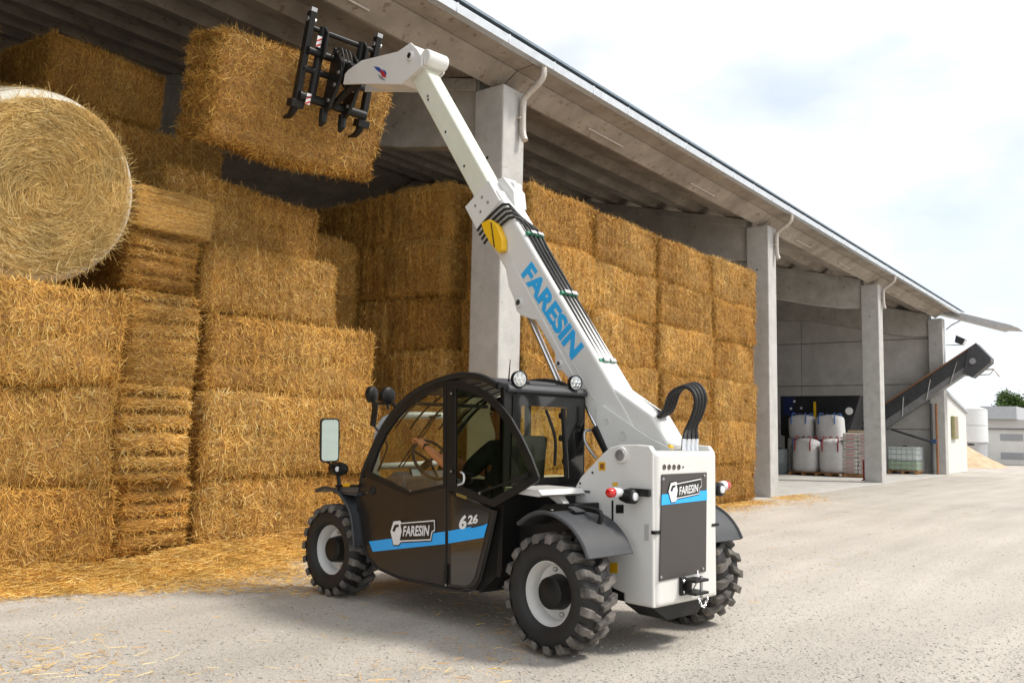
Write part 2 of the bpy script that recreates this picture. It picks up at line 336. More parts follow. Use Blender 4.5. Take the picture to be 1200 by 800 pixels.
# ------------------------------------------------------------------ straw bales
BL, BD, BH = 2.36, 1.22, .90
def bale_mesh(seed, dens, rad=.095, disp=.03, L=BL, D=BD, H=BH, msg=''):
    g = np.random.default_rng(seed); h = np.array([L, D, H])/2; nz_ = Noise(seed, 16, (3, 30)); nl = Noise(seed+50, 8, (1.5, 5))
    ys = np.linspace(-D/2+.13, D/2-.13, 5)+g.normal(0, .025, 5); z0 = g.uniform(-.06, .06)
    def surf(Q):
        I = np.clip(Q, -(h-rad), h-rad); d = unit(Q-I); P = I + d*rad
        dp = disp*.45*nz_(P) + disp*.7*nl(P)
        end = np.clip((np.abs(d[:, 0])-.3)/.5, 0, 1); side = np.clip((np.abs(d[:, 1])-.3)/.5, 0, 1); tb = np.clip((np.abs(d[:, 2])-.3)/.5, 0, 1)
        gr = np.zeros(len(Q))
        for y in ys: gr += np.exp(-((P[:, 1]-y-.014*nl(P))/.040)**2)
        dp -= gr*(end*(.085+.03*nl(P*1.5)) + tb*.02)
        dp += side*.012*np.sin(P[:, 0]*2*math.pi/.17+1.3*nl(P))
        dp -= side*.04*np.exp(-((P[:, 2]-z0-.02*nl(P))/.025)**2)
        return P + d*dp[:, None], d
    # body
    V, F = [], []
    def face(ax, sg, na, nb):
        a, b = [i for i in range(3) if i != ax]
        u, v = np.meshgrid(np.linspace(-1, 1, na), np.linspace(-1, 1, nb), indexing='ij')
        Q = np.zeros((na*nb, 3)); Q[:, ax] = sg*h[ax]; Q[:, a] = u.ravel()*h[a]; Q[:, b] = v.ravel()*h[b]
        P, d = surf(Q); base = sum(len(x) for x in V); V.append(P)
        i, j = np.meshgrid(np.arange(na-1), np.arange(nb-1), indexing='ij'); k = (i*nb+j).ravel()+base
        fl = np.stack([k, k+nb, k+nb+1, k+1], 1)
        if (sg > 0) == (ax == 1): fl = fl[:, ::-1]
        F.append(fl)
    n = [int(x/.055) for x in (L, D, H)]
    for ax in range(3):
        a, b = [i for i in range(3) if i != ax]
        for sg in (-1, 1): face(ax, sg, n[a], n[b])
    body = quadmesh('straw_bale_body', np.concatenate(V), np.concatenate(F), STRAWB); body.shade_smooth()
    # coat
    PV, PF, PS, off = [], [], [], 0
    for ax in range(3):
        a, b = [i for i in range(3) if i != ax]; area = 4*h[a]*h[b]
        for sg in (-1, 1):
            m = int(area*dens*(1.0 if ax != 2 else .55))
            Q = np.zeros((m, 3)); Q[:, ax] = sg*h[ax]; Q[:, a] = g.uniform(-1, 1, m)*h[a]; Q[:, b] = g.uniform(-1, 1, m)*h[b]
            P, N = surf(Q); P = P - N*.006
            ang = g.normal(0, .75, m) if ax == 1 else (g.normal(math.pi/2, .55, m) if ax == 0 else g.uniform(-3.14, 3.14, m))
            ang = np.where(g.random(m) < .3, g.uniform(-3.14, 3.14, m), ang) + (g.random(m) < .5)*math.pi
            T = np.zeros((m, 3)); pa, pb = (b, a) if ax == 1 else (a, b)
            T[:, pa] = np.cos(ang); T[:, pb] = np.sin(ang); T = unit(T - N*(T*N).sum(1, keepdims=True))
            ln = g.gamma(5, .0125, m)+.018; wd = g.uniform(.003, .0075, m); lift = np.clip(g.normal(.13, .17, m), -.1, 1.1)
            st = g.random(m) < .02; lift = np.where(st, g.uniform(.4, 1.2, m), lift); ln = np.where(st, g.uniform(.06, .15, m), ln)
            v, f = strands(P, N, T, ln, wd, lift); PV.append(v); PF.append(f+off); off += len(v)
            sh = np.clip(g.beta(1.9, 1.8, m) + .05*nl(P), 0, 1); PS.append(sh)
    coat = quadmesh('straw_coat', np.concatenate(PV), np.concatenate(PF), STRAW, np.concatenate(PS))
    tw = MB()
    for y in ys:
        x_, z_ = L/2-.115, H/2-.035
        tw.tube([(-x_+.05, y, -z_), (x_-.05, y, -z_), (x_, y, -z_+.05), (x_, y, z_-.05), (x_-.05, y, z_), (-x_+.05, y, z_), (-x_, y, z_-.05), (-x_, y, -z_+.05), (-x_+.05, y, -z_)], 0.0022, 4)
    two = tw.build('twine', mat('twine', (.30, .18, .06), .8)); twm = two.data; bpy.data.objects.remove(two)
    return body, coat, twm
VARS = [bale_mesh(100+i, 6600) for i in range(4)]
def bale(loc, label, var=0, rot=(0, 0, 0), scale=(1, 1, 1), group=None, mtx=None):
    b, c, t = VARS[var % len(VARS)]
    o = mkobj('straw_bale', b)
    if mtx is not None: o.matrix_world = mtx
    else: o.location = loc; o.rotation_euler = rot; o.scale = scale
    tag(o, label, 'straw bale', group)
    q = mkobj('straw_coat', c, o); q['kind'] = 'stuff'
    mkobj('twine', t, o)
    return o

# ------------------------------------------------------------------ ground
def ground_mat():
    m = bpy.data.materials.new('gravel_ground'); m.use_nodes = True; t = m.node_tree; b = t.nodes['Principled BSDF']; L = t.links.new
    co = t.nodes.new('ShaderNodeTexCoord')
    n1 = t.nodes.new('ShaderNodeTexNoise'); n1.inputs['Scale'].default_value = .35; n1.inputs['Detail'].default_value = 6
    n2 = t.nodes.new('ShaderNodeTexNoise'); n2.inputs['Scale'].default_value = 42; n2.inputs['Detail'].default_value = 6; n2.inputs['Roughness'].default_value = .75
    v = t.nodes.new('ShaderNodeTexVoronoi'); v.inputs['Scale'].default_value = 85
    mps = t.nodes.new('ShaderNodeMapping'); mps.inputs['Rotation'].default_value = (0, 0, R(-20)); mps.inputs['Scale'].default_value = (.25, 2.2, 1)
    n3 = t.nodes.new('ShaderNodeTexNoise'); n3.inputs['Scale'].default_value = .9; n3.inputs['Detail'].default_value = 5
    L(co.outputs['Object'], mps.inputs[0]); L(mps.outputs[0], n3.inputs[0])
    for n in (n1, n2, v): L(co.outputs['Object'], n.inputs[0])
    r = t.nodes.new('ShaderNodeValToRGB'); e = r.color_ramp.elements; e[0].position = .3; e[0].color = (.41, .372, .322, 1); e[1].position = .72; e[1].color = (.545, .50, .44, 1)
    L(n2.outputs[0], r.inputs[0])
    r1 = t.nodes.new('ShaderNodeMapRange'); r1.inputs[1].default_value = .3; r1.inputs[2].default_value = .7; r1.inputs[3].default_value = .74; r1.inputs[4].default_value = 1.14
    ad = t.nodes.new('ShaderNodeMath'); ad.operation = 'ADD'; ml = t.nodes.new('ShaderNodeMath'); ml.operation = 'MULTIPLY'; ml.inputs[1].default_value = .5
    L(n1.outputs[0], ad.inputs[0]); L(n3.outputs[0], ad.inputs[1]); L(ad.outputs[0], ml.inputs[0]); L(ml.outputs[0], r1.inputs[0])
    r2 = t.nodes.new('ShaderNodeMapRange'); r2.inputs[3].default_value = .86; r2.inputs[4].default_value = 1.12
    L(v.outputs['Color'], r2.inputs[0])
    mu = t.nodes.new('ShaderNodeMath'); mu.operation = 'MULTIPLY'; L(r1.outputs[0], mu.inputs[0]); L(r2.outputs[0], mu.inputs[1])
    vm = t.nodes.new('ShaderNodeVectorMath'); vm.operation = 'SCALE'; L(r.outputs[0], vm.inputs[0]); L(mu.outputs[0], vm.inputs['Scale']); L(vm.outputs[0], b.inputs['Base Color'])
    b.inputs['Roughness'].default_value = .9
    bp = t.nodes.new('ShaderNodeBump'); bp.inputs['Strength'].default_value = .4; bp.inputs['Distance'].default_value = .01; L(n2.outputs[0], bp.inputs['Height']); L(bp.outputs[0], b.inputs['Normal'])
    return m
GRAV = ground_mat()
def gheight(x, y): return 0.012*(np.sin(x*1.1+.4*y)+np.sin(y*1.7-.6*x+1))*.5 - .012
xs = np.concatenate([[-900, -300, -80, -30], np.linspace(-4, 46, 140), [60, 90, 150, 400, 900]]); ys_ = np.concatenate([[-900, -300, -60, -20], np.linspace(-4, 12, 60), [20, 40, 90, 300, 900]])
gx, gy = np.meshgrid(xs, ys_, indexing='ij'); gz = gheight(gx, gy)
k = (np.arange(len(xs)-1)[:, None]*len(ys_)+np.arange(len(ys_)-1)).ravel()
me = quadmesh('ground', np.stack([gx, gy, gz], -1).reshape(-1, 3), np.stack([k, k+len(ys_), k+len(ys_)+1, k+1], 1), GRAV)
me.shade_smooth(); tag(mkobj('ground', me), 'pale grey gravel yard in front of the barn', None, None, 'structure')
# loose stones lying on the yard
def gravel():
    n = 52000; px = RNG.uniform(-20, 1220, n*2); py = RNG.uniform(0, 1, n*2)**.8*250+600
    pts = np.array([gnd(a, b) for a, b in zip(px, py)]); ok = (pts[:, 1] < 7.6) & (pts[:, 0] < 24); pts = pts[ok][:n]; n = len(pts)
    s = RNG.gamma(2.0, .0016, n)+.002; o = np.array([(1, 0, 0), (-1, 0, 0), (0, 1, 0), (0, -1, 0), (0, 0, .42), (0, 0, -.5)], float)
    a = RNG.uniform(0, 6.28, n); c, sn = np.cos(a), np.sin(a); Rm = np.zeros((n, 3, 3)); Rm[:, 0, 0] = c; Rm[:, 0, 1] = -sn; Rm[:, 1, 0] = sn; Rm[:, 1, 1] = c; Rm[:, 2, 2] = 1
    oo = o[None]*RNG.uniform(.6, 1.3, (n, 6, 3))
    V = np.einsum('nij,nkj->nki', Rm, oo)*s[:, None, None]; z = gheight(pts[:, 0], pts[:, 1]); V += np.stack([pts[:, 0], pts[:, 1], z+s*.08], -1)[:, None]
    f = np.array([(0, 2, 4), (2, 1, 4), (1, 3, 4), (3, 0, 4), (2, 0, 5), (1, 2, 5), (3, 1, 5), (0, 3, 5)])
    F = (f[None]+np.arange(n)[:, None, None]*6).reshape(-1, 3)
    me = quadmesh('gravel', V.reshape(-1, 3), F, STONE, np.repeat(RNG.random(n), 8)); o = mkobj('gravel', me); tag(o, 'small loose grey stones strewn over the yard', 'gravel', None, 'stuff')
STONE = strawmat('stone', [(0, (.28, .255, .225)), (.3, (.44, .405, .36)), (.8, (.56, .525, .475)), (1, (.72, .69, .64))], .85)
gravel()
fl = MB(); fl.prism([(19.2, 7.75), (41, 7.75), (41, 30), (19.2, 30)], -.05, .012, 'z'); f_ = fl.build('concrete_floor', FLOORC); tag(f_, 'pale concrete floor slab of the barn', None, None, 'structure')
# ------------------------------------------------------------------ the barn
barn = empty('barn', (0, 0, 0)); tag(barn, 'long open-fronted concrete barn with pillars, ribbed roof and grey gutter', 'barn')
CX = [-10.1, 0.02, 10.14, 20.72, 30.62, 40.66]       # pillar centres along the front
CXW = .53; SL = .245; Y0 = 8.04; Z0 = 6.76
RIDGE = 19.84
def roofz(y): return Z0 + SL*((y if y < RIDGE else 2*RIDGE-y) - Y0)
for i, x in enumerate(CX):
    if i < 2: continue
    m = MB(); m.box((x, 7.735+.28, 3.28), (CXW, .56, 6.62)); c = m.build('column', CONCL, barn, bevel=.025)
    h = MB()
    h.lathe([(-CXW/2-.003, 0), (-CXW/2-.003, .022), (-CXW/2+.01, .022)], 12, 'x', (x, 8.02, 5.5))
    h.build('bolt_hole', DECK, c)
for i, x in enumerate(CX):
    m = MB()
    top = [(y, roofz(y)-.012) for y in (Y0+.26, RIDGE, 2*RIDGE-Y0)]
    bot = [(2*RIDGE-Y0, 5.9), (RIDGE+7, 6.9), (RIDGE, 7.3), (13.5, 6.85), (11.2, 6.35), (10, 6.06), (9, 5.88), (Y0+.26, 5.84)]
    m.prism(top+bot, x-.16, x+.16, 'x'); b_ = m.build('cross_beam', CONC, barn, bevel=.02)
    m = MB(); tp2 = [(y, roofz(y)-.016) for y in (Y0+.28, RIDGE)]
    m.prism(tp2+[(RIDGE, roofz(RIDGE)-.22), (Y0+.28, roofz(Y0+.28)-.22)], x-.235, x+.235, 'x'); m.build('top_flange', CONC, b_, bevel=.015)
PW = 1.18
for i in range(len(CX)-1):
    x0, x1 = CX[i]+.012, CX[i+1]-.012
    for k in range(10):
        y = Y0 + PW*k; s_ = lambda yy, dz: (yy, roofz(yy)+dz)
        pol = [s_(y+.01, .34), s_(y+.01, .27), s_(y+.20, .235), s_(y+.42, .005), s_(y+.86, .005), s_(y+1.02, .235), s_(y+PW-.01, .27), s_(y+PW-.01, .34)]
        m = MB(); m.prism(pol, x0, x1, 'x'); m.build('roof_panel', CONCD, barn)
    # eave element with sloping soffit and a seam
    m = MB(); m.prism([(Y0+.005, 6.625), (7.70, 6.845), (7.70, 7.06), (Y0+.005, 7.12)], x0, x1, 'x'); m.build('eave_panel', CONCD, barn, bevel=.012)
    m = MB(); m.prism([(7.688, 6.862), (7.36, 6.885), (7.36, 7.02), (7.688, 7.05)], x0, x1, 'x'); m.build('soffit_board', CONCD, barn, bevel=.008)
    for fx in (.22, .6):
        xx = x0+(x1-x0)*fx
        m = MB(); m.tube([(xx, 7.9, 6.70), (xx+1.2, 7.9, 6.70)], .018, 8); m.build('conduit', PIPE, barn)
# far roof slope and outer skin
m = MB(); m.prism([(RIDGE+.01, roofz(RIDGE)+.02), (2*RIDGE-Y0, 6.9), (2*RIDGE-Y0, 7.1), (RIDGE+.01, roofz(RIDGE)+.34)], CX[0], CX[-1]+.3, 'x'); m.build('rear_roof', CONCD, barn)
m = MB(); m.prism([(7.22, 7.045), (RIDGE, roofz(RIDGE)+.36), (2*RIDGE-7.22, 7.045), (2*RIDGE-7.22, 7.085), (RIDGE, roofz(RIDGE)+.40), (7.22, 7.085)], CX[0], CX[-1]+1.9, 'x'); m.build('roof_sheet', GUTD, barn)
m = MB(); m.prism([(7.355, 6.87), (7.235, 6.87), (7.22, 6.985), (7.235, 6.985), (7.245, 6.885), (7.345, 6.885), (7.352, 7.01), (7.355, 7.01)], CX[0], CX[-1]+1.85, 'x'); gut = m.build('gutter', GUTW, barn)
for x in np.arange(1.5, 42, 1.12):
    m = MB(); m.box((x, 7.228, 6.93), (.03, .012, .14)); m.build('gutter_clip', GUTW, gut)
for x in CX[2:5]:
    m = MB(); X = x+.13
    m.tube(smoothline([(X, 7.30, 6.88), (X, 7.30, 6.74), (X, 7.38, 6.64), (X, 7.60, 6.50), (X, 7.665, 6.38), (X, 7.665, 5.95), (X, 7.62, 5.80)], 22), .052, 12); dp = m.build('downpipe', PIPE, barn, smooth=True)
    m = MB(); m.box((X, 7.70, 6.15), (.15, .075, .03)); m.build('pipe_clamp', PIPE, dp)
# end wall made of long precast panels, back wall, far left wall
WX = 40.66
zs = [-.02, 1.88, 3.82, 5.80, 7.7, 9.6]
for k in range(5):
    yb = [8.3, 13.9, 19.84, 25.7, 31.6]
    for j in range(4):
        a, b = yb[j]+.012, yb[j+1]-.012; za, zb = zs[k]+.012, zs[k+1]-.012
        ta, tb = roofz(a)-.05, roofz(b)-.05
        if za >= max(ta, tb): continue
        pol = [(a, za), (b, za), (b, min(zb, tb)), (a, min(zb, ta))]
        if pol[2][1] <= za+.05 or pol[3][1] <= za+.05: continue
        m = MB(); m.prism(pol, WX+.17, WX+.36, 'x'); m.build('wall_panel', CONCW, barn, bevel=.012)
m = MB(); m.prism([(8.3, 0), (31.5, 0), (31.5, roofz(31.5)+.3), (RIDGE, roofz(RIDGE)+.33), (8.3, roofz(8.3)+.26)], WX+.37, WX+.47, 'x'); m.build('wall_core', CONC, barn)
for k in range(5):
    m = MB(); m.box(((CX[k]+CX[k+1])/2, 31.7, 3.4), (CX[k+1]-CX[k]-.02, .2, 6.9)); m.build('wall_panel', CONC, barn)
m = MB(); m.box((CX[0]-.3, 20, 4.5), (.2, 24, 9)); m.build('wall_panel', CONC, barn)
# projecting end canopy
m = MB(); m.prism([(8.5, 7.36), (5.35, 6.30), (5.05, 6.14), (5.6, 6.20), (5.75, 6.16), (7.6, 6.80), (8.5, 7.1)], 41.6, 43.1, 'x'); m.build('end_canopy', mat('canopy_concrete', (.45, .44, .43), .7, noise=.12), barn, bevel=.01)
# floodlight and bracket on the last pillar
fl = empty('floodlight', (41.2, 7.4, 5.6)); tag(fl, 'small grey floodlight on a bracket at the last barn pillar', 'floodlight')
m = MB(); m.tube([(-.2, .32, -.1), (0, .1, -.1), (0.0, -.35, -.1)], .02, 6); m.tube([(-.2, .3, .55), (-.1, .1, .75), (0, -.25, .95)], .03, 6); m.build('bracket', STEEL, fl)
m = MB(); m.prism([(-.42, .12), (-.08, .3), (-.02, .0), (-.3, -.12)], -.25, .25, 'x'); hd = m.build('housing', PLAS, fl, bevel=.02)
m = MB(); m.prism([(-.425, .10), (-.315, -.11), (-.322, -.115), (-.432, .095)], -.2, .2, 'x'); m.build('lens', CLEAR, hd)
pa = MB(); pa.tube([(41.1, 7.7, 4.35), (41.1, 5.95, 4.42), (41.1, 5.75, 4.1)], .035, 6); pa.tube([(41.1, 7.7, 4.15), (41.1, 6.1, 4.2)], .025, 6); pa.tube([(41.1, 6.1, 4.2), (41.1, 5.95, 4.42)], .02, 6)
tag(pa.build('pipe_bracket', PIPE), 'thin steel pipe bracket sticking out below the floodlight', 'bracket')

# ------------------------------------------------------------------ straw stacks
ORD = ['bottom', 'second', 'third', 'fourth', 'fifth', 'top']
# wall of bales between the first two pillars
S2L = 'straw bale wall between the two big pillars'
colx = [10.43, 12.32, 14.70, 17.08]; colw = [1.86, 2.34, 2.34, 2.34]
cn = ['first column past the downpipe pillar', 'second column past the downpipe pillar', 'third column past the downpipe pillar', 'last column against the far pillar']
for c in range(4):
    for l in range(6):
        h = 5.2/6
        bale((colx[c]+colw[c]/2+random.uniform(-.04, .04), 7.66+.61+random.uniform(-.07, .05), .02+h*(l+.5)), f'straw bale in the tall bale wall, {ORD[l]} layer, {cn[c]}',
             random.randrange(4), (0, random.uniform(-.012, .012), random.choice((0, math.pi))+random.uniform(-.025, .025)), (colw[c]/BL*.975, 1, h/BH*1.005), S2L)
for r_ in range(3):
    for l in range(6):
        if r_ == 2 and l < 1: continue
        h = 5.3/6
        bale((11.16+random.uniform(-.03, .05), 8.93+.62+1.27*r_, .02+h*(l+.5)), f'shaded straw bale end in the aisle, {ORD[l]} layer, {["next to the pillar", "middle row", "deepest row"][r_]}',
             random.randrange(4), (0, 0, random.choice((0, math.pi))+random.uniform(-.03, .03)), (.97, 1.02, h/BH*.985), 'shaded bale ends in the aisle')
# stack by the machine: A under the round bale, B end-on bales, C long bales
zb = [.02, .85, 1.82, 2.80, 3.61, 4.46]
for l in range(3):
    hh = zb[l+1]-zb[l]
    bale((4.76-BL/2+[.05, -.04, .02][l], 8.62+.61+[.0, .06, -.02][l], zb[l]+hh/2), f'large straw bale under the round bale, {["bottom", "middle", "top"][l]} one of its pile', l+1, (0, 0, [0, math.pi, 0][l]+[.02, -.01, .015][l]), (1, 1, hh/BH*1.0), 'pile under the round bale')
bz = [.02, .84, 1.86, 2.92, 3.60]
for l in range(4):
    hh = bz[l+1]-bz[l]
    mt = Matrix.Translation((5.36+[.03, -.03, .0, .0][l], 8.93+[.05, -.05, .04, .0][l]+BL/2, bz[l]+hh/2)) @ Matrix.Rotation([.03, -.03, .02, -.02][l], 4, 'Z') @ Matrix(((0, 0, 1, 0), (1, 0, 0, 0), (0, 1, 0, 0), (0, 0, 0, 1))) @ Matrix.Diagonal((1, hh/BD*.99, .94, 1))
    bale(None, f'end-on straw bale with banded layers, {["bottom", "second", "third", "fourth"][l]} of the narrow pile', l, mtx=mt, group='narrow pile of end-on bales')
mt = Matrix.Translation((5.36, 8.84+.22, 3.81)) @ Matrix(((0, 0, 1, 0), (1, 0, 0, 0), (0, 1, 0, 0), (0, 0, 0, 1))) @ Matrix.Diagonal((.19, .36, .96, 1))
bale(None, 'short broken straw bale topping the narrow end-on pile', 2, mtx=mt)
for l in range(5):
    hh = zb[l+1]-zb[l]; x1 = [8.62, 8.66, 8.64, 7.90, 7.86][l]; x0 = [5.95, 5.93, 5.92, 5.83, 5.50][l]; y0 = [8.98, 8.90, 8.93, 8.97, 9.30][l]
    bale(((x0+x1)/2, y0+.61, zb[l]+hh/2), f'long straw bale behind the cab, {ORD[l] if l < 4 else "top"} layer of the pile below the lifted bale', (l*3+1) % 4, (0, [0, .004, 0, .01, .015][l], [.01, math.pi, -.01, math.pi+.015, .02][l]), ((x1-x0-.03)/BL, 1, hh/BH*1.0), 'pile behind the cab')
for l in range(2):
    hh = zb[l+1]-zb[l]
    bale((9.9+[.0, .1][l], 10.2+[0, .1][l], zb[l]+hh/2), f'low straw bale filling the aisle beyond the cab, {["lower", "upper"][l]} one', l+2, (0, 0, .02), (.95, 1, hh/BH*.985), 'low bales in the aisle')
# second row behind
for l in range(6):
    for c in range(3):
        if l < 3 and c < 2: continue
        if c == 2 and l > 4: continue
        bale((3.4+2.42*c+[0, .1, .3][c], 11.2, .02+.88*(l+.5)), f'dark straw bale in the row behind, {ORD[l]} layer, {["above the round bale", "behind the narrow pile", "behind the lifted bale"][c]}', l+c, (0, 0, math.pi*(l % 2)), (1, 1, .99), 'back row of bales')
bale((5.35, 11.1, 5.32+.40), 'dark straw bale perched on top of the back row', 3, (0, .03, .05), (.66, 1, .85))
bale((2.9, 10.6, 5.32+.26), 'brown straw bale lying just above the round bale', 1, (0, .1, .1), (.8, 1, .75))

# ------------------------------------------------------------------ round bale
def round_bale(loc, rad, wid):
    root = empty('round_bale', loc); tag(root, 'round hay bale with white net wrap on top of the square bales', 'round bale')
    g = np.random.default_rng(5); nl = Noise(33, 10, (2, 9))
    # face dish: concentric layers
    nr, na = 40, 120; V = []; F = []
    def surf(r_, a):
        x, z = r_*np.cos(a), r_*np.sin(a); P = np.stack([x, np.zeros_like(x), z], 1)
        t = r_/rad; yy = -.05*(1-t**2) + np.where(t > .86, ((t-.86)/.14)**2*.12, 0) + .012*np.sin(r_*62+2.2*nl(P)+a*1.0) + .014*nl(P)
        P[:, 1] = yy; return P
    rr, aa = np.meshgrid(np.linspace(.004, rad, nr), np.linspace(0, 2*math.pi, na, endpoint=False), indexing='ij')
    P = surf(rr.ravel(), aa.ravel())
    i, j = np.meshgrid(np.arange(nr-1), np.arange(na), indexing='ij'); q = (j+1) % na
    F = np.stack([i*na+j, (i+1)*na+j, (i+1)*na+q, i*na+q], -1).reshape(-1, 4)
    me = quadmesh('bale_face', P, F, HAYB); me.shade_smooth(); mkobj('bale_face', me, root)
    n = 52000; r_ = rad*.90*np.sqrt(g.random(n)); a = g.uniform(0, 6.283, n); P = surf(r_, a); N = np.tile(np.array([0, -1., 0]), (n, 1)) + .15*g.normal(size=(n, 3)); N = unit(N)
    tw = np.where(g.random(n) < .75, g.normal(.12, .28, n), g.uniform(-3, 3, n)); T = np.stack([-np.sin(a+tw), np.zeros(n), np.cos(a+tw)], 1)
    ln = g.gamma(5, .018, n)+.03; V, F = strands(P-np.array([0, .003, 0]), N, T, ln, g.uniform(.0025, .0055, n), np.clip(g.normal(.06, .12, n), -.05, .9))
    me = quadmesh('hay_coat', V, F, HAY, np.clip(g.beta(2.4, 2.0, n)+.05*nl(P), 0, 1)); o = mkobj('hay_coat', me, root); o['kind'] = 'stuff'
    m = MB(); m.lathe([(-.012, rad*.885), (.012, rad*.93), (.055, rad*.975), (.13, rad*1.004), (wid*.5, rad*1.015), (wid-.05, rad*1.0), (wid, rad*.97), (wid, .01)], 90, 'y'); m.build('net_wrap', NET, root, smooth=True)
    n = 5000; a = g.uniform(0, 6.283, n); y = g.uniform(.15, wid, n); N = np.stack([np.cos(a), np.zeros(n), np.sin(a)], 1); P = N*rad*1.008 + np.stack([0*y, y, 0*y], 1)
    T = unit(g.normal(size=(n, 3))); T = unit(T-N*(T*N).sum(1, keepdims=True)); V, F = strands(P, N, T, g.gamma(4, .014, n)+.02, g.uniform(.002, .004, n), np.clip(g.normal(.08, .15, n), 0, .9))
    o = mkobj('stray_hay', quadmesh('stray_hay', V, F, HAY, g.beta(3, 2, n)), root); o['kind'] = 'stuff'
    return root
rb = round_bale((3.86, 8.72, 2.80+.90), .95, 1.2); rb.rotation_euler = (R(14), 0, R(-2))

# ------------------------------------------------------------------ loose straw on the ground
def loose():
    g = np.random.default_rng(9); nl = Noise(3, 12, (.6, 3)); P_, N_ = [], []
    # low heap along the foot of the stack
    def heap(x, y):
        P = np.stack([x, y, 0*x], 1); t = np.clip((y-7.75-.25*nl(P)*.5)/1.1, 0, 1); bx = np.clip((x-1.5)/1.5, 0, 1)*np.clip((9.2-x)/1.2, 0, 1)
        hh = (.10+.10*np.exp(-((x-5.6)/1.3)**2)+.12*np.exp(-((x-7.6)/.7)**2))*(1+.35*nl(P*2.2))
        return t**1.4*hh*bx-.035
    nx, ny = 150, 46; x, y = np.meshgrid(np.linspace(1.2, 9.6, nx), np.linspace(7.5, 9.1, ny), indexing='ij')
    z = heap(x.ravel(), y.ravel()); k = (np.arange(nx-1)[:, None]*ny+np.arange(ny-1)).ravel()
    me = quadmesh('straw_heap', np.stack([x.ravel(), y.ravel(), z], 1), np.stack([k, k+ny, k+ny+1, k+1], 1), STRAWB); me.shade_smooth()
    h_ = tag(mkobj('straw_heap', me), 'low heap of loose straw along the foot of the bale stack', 'straw heap', None, 'stuff')
    n = 34000; x = g.uniform(1.5, 9.2, n); y = 7.55+1.35*g.beta(2.0, 1.3, n); z = np.maximum(heap(x, y)+.015, -.004)+g.exponential(.012, n)
    P_.append(np.stack([x, y, z], 1))
    # ragged apron thinning out over the gravel, clumped
    n = 60000; x = g.uniform(1.0, 9.4, n); y = 8.3-g.gamma(1.5, .55, n); P = np.stack([x, y, 0*x], 1)
    ok = (nl(P*1.3)+.35*g.normal(size=n)-(8.0-y)*.78 > -.25) & (y > 4); P = P[ok]; P[:, 2] = g.exponential(.006, len(P)); P_.append(P)
    n = 70000; px = g.uniform(-10, 640, n); py = g.uniform(690, 810, n); P = np.array([gnd(a, b) for a, b in zip(px, py)]); ok = (nl(P*1.1+7)+.5*g.normal(size=n) > 1.8) & (g.random(n) < .25); P = P[ok]; P[:, 2] = g.exponential(.004, len(P)); P_.append(P)
    # foot of the bale wall and the threshold
    n = 26000; x = g.uniform(9.2, 24, n); y = 7.75-g.gamma(1.3, .33, n); P = np.stack([x, y, 0*x], 1); ok = (nl(P*1.2+3)+.4*g.normal(size=n)-(7.6-y)*.8 > -.5) & (x < 21.5+1.2*g.normal(size=n)); P = P[ok]; P[:, 2] = g.exponential(.008, len(P)); P_.append(P)
    n = 900; x = g.uniform(3, 22, n); y = g.uniform(3, 7.6, n); P_.append(np.stack([x, y, g.exponential(.004, n)], 1))
    P = np.concatenate(P_); n = len(P); N = np.tile(np.array([0, 0, 1.]), (n, 1)); a = g.uniform(0, 6.283, n); T = np.stack([np.cos(a), np.sin(a), 0*a], 1)
    V, F = strands(P, unit(N+.3*g.normal(size=(n, 3))), T, g.gamma(4, .014, n)+.02, g.uniform(.0028, .0058, n), np.clip(g.normal(.05, .14, n), -.05, .8))
    V[:, 2] = np.maximum(V[:, 2], gheight(V[:, 0], V[:, 1])+.002)
    o = mkobj('loose_straw', quadmesh('loose_straw', V, F, STRAW, np.clip(g.beta(3.0, 1.6, n), 0, 1))); tag(o, 'loose golden straw scattered over the gravel by the bales', 'straw', None, 'stuff')
loose()
#==TELE==
# ------------------------------------------------------------------ telehandler (local: x right, y forward, z up, origin under the rear axle)
TH = empty('telehandler', tuple(TO), TYAW); tag(TH, 'white and black telehandler with a raised boom and a blue stripe on its door', 'telehandler')
WB, TRAD, TW = 2.62, .392, .30
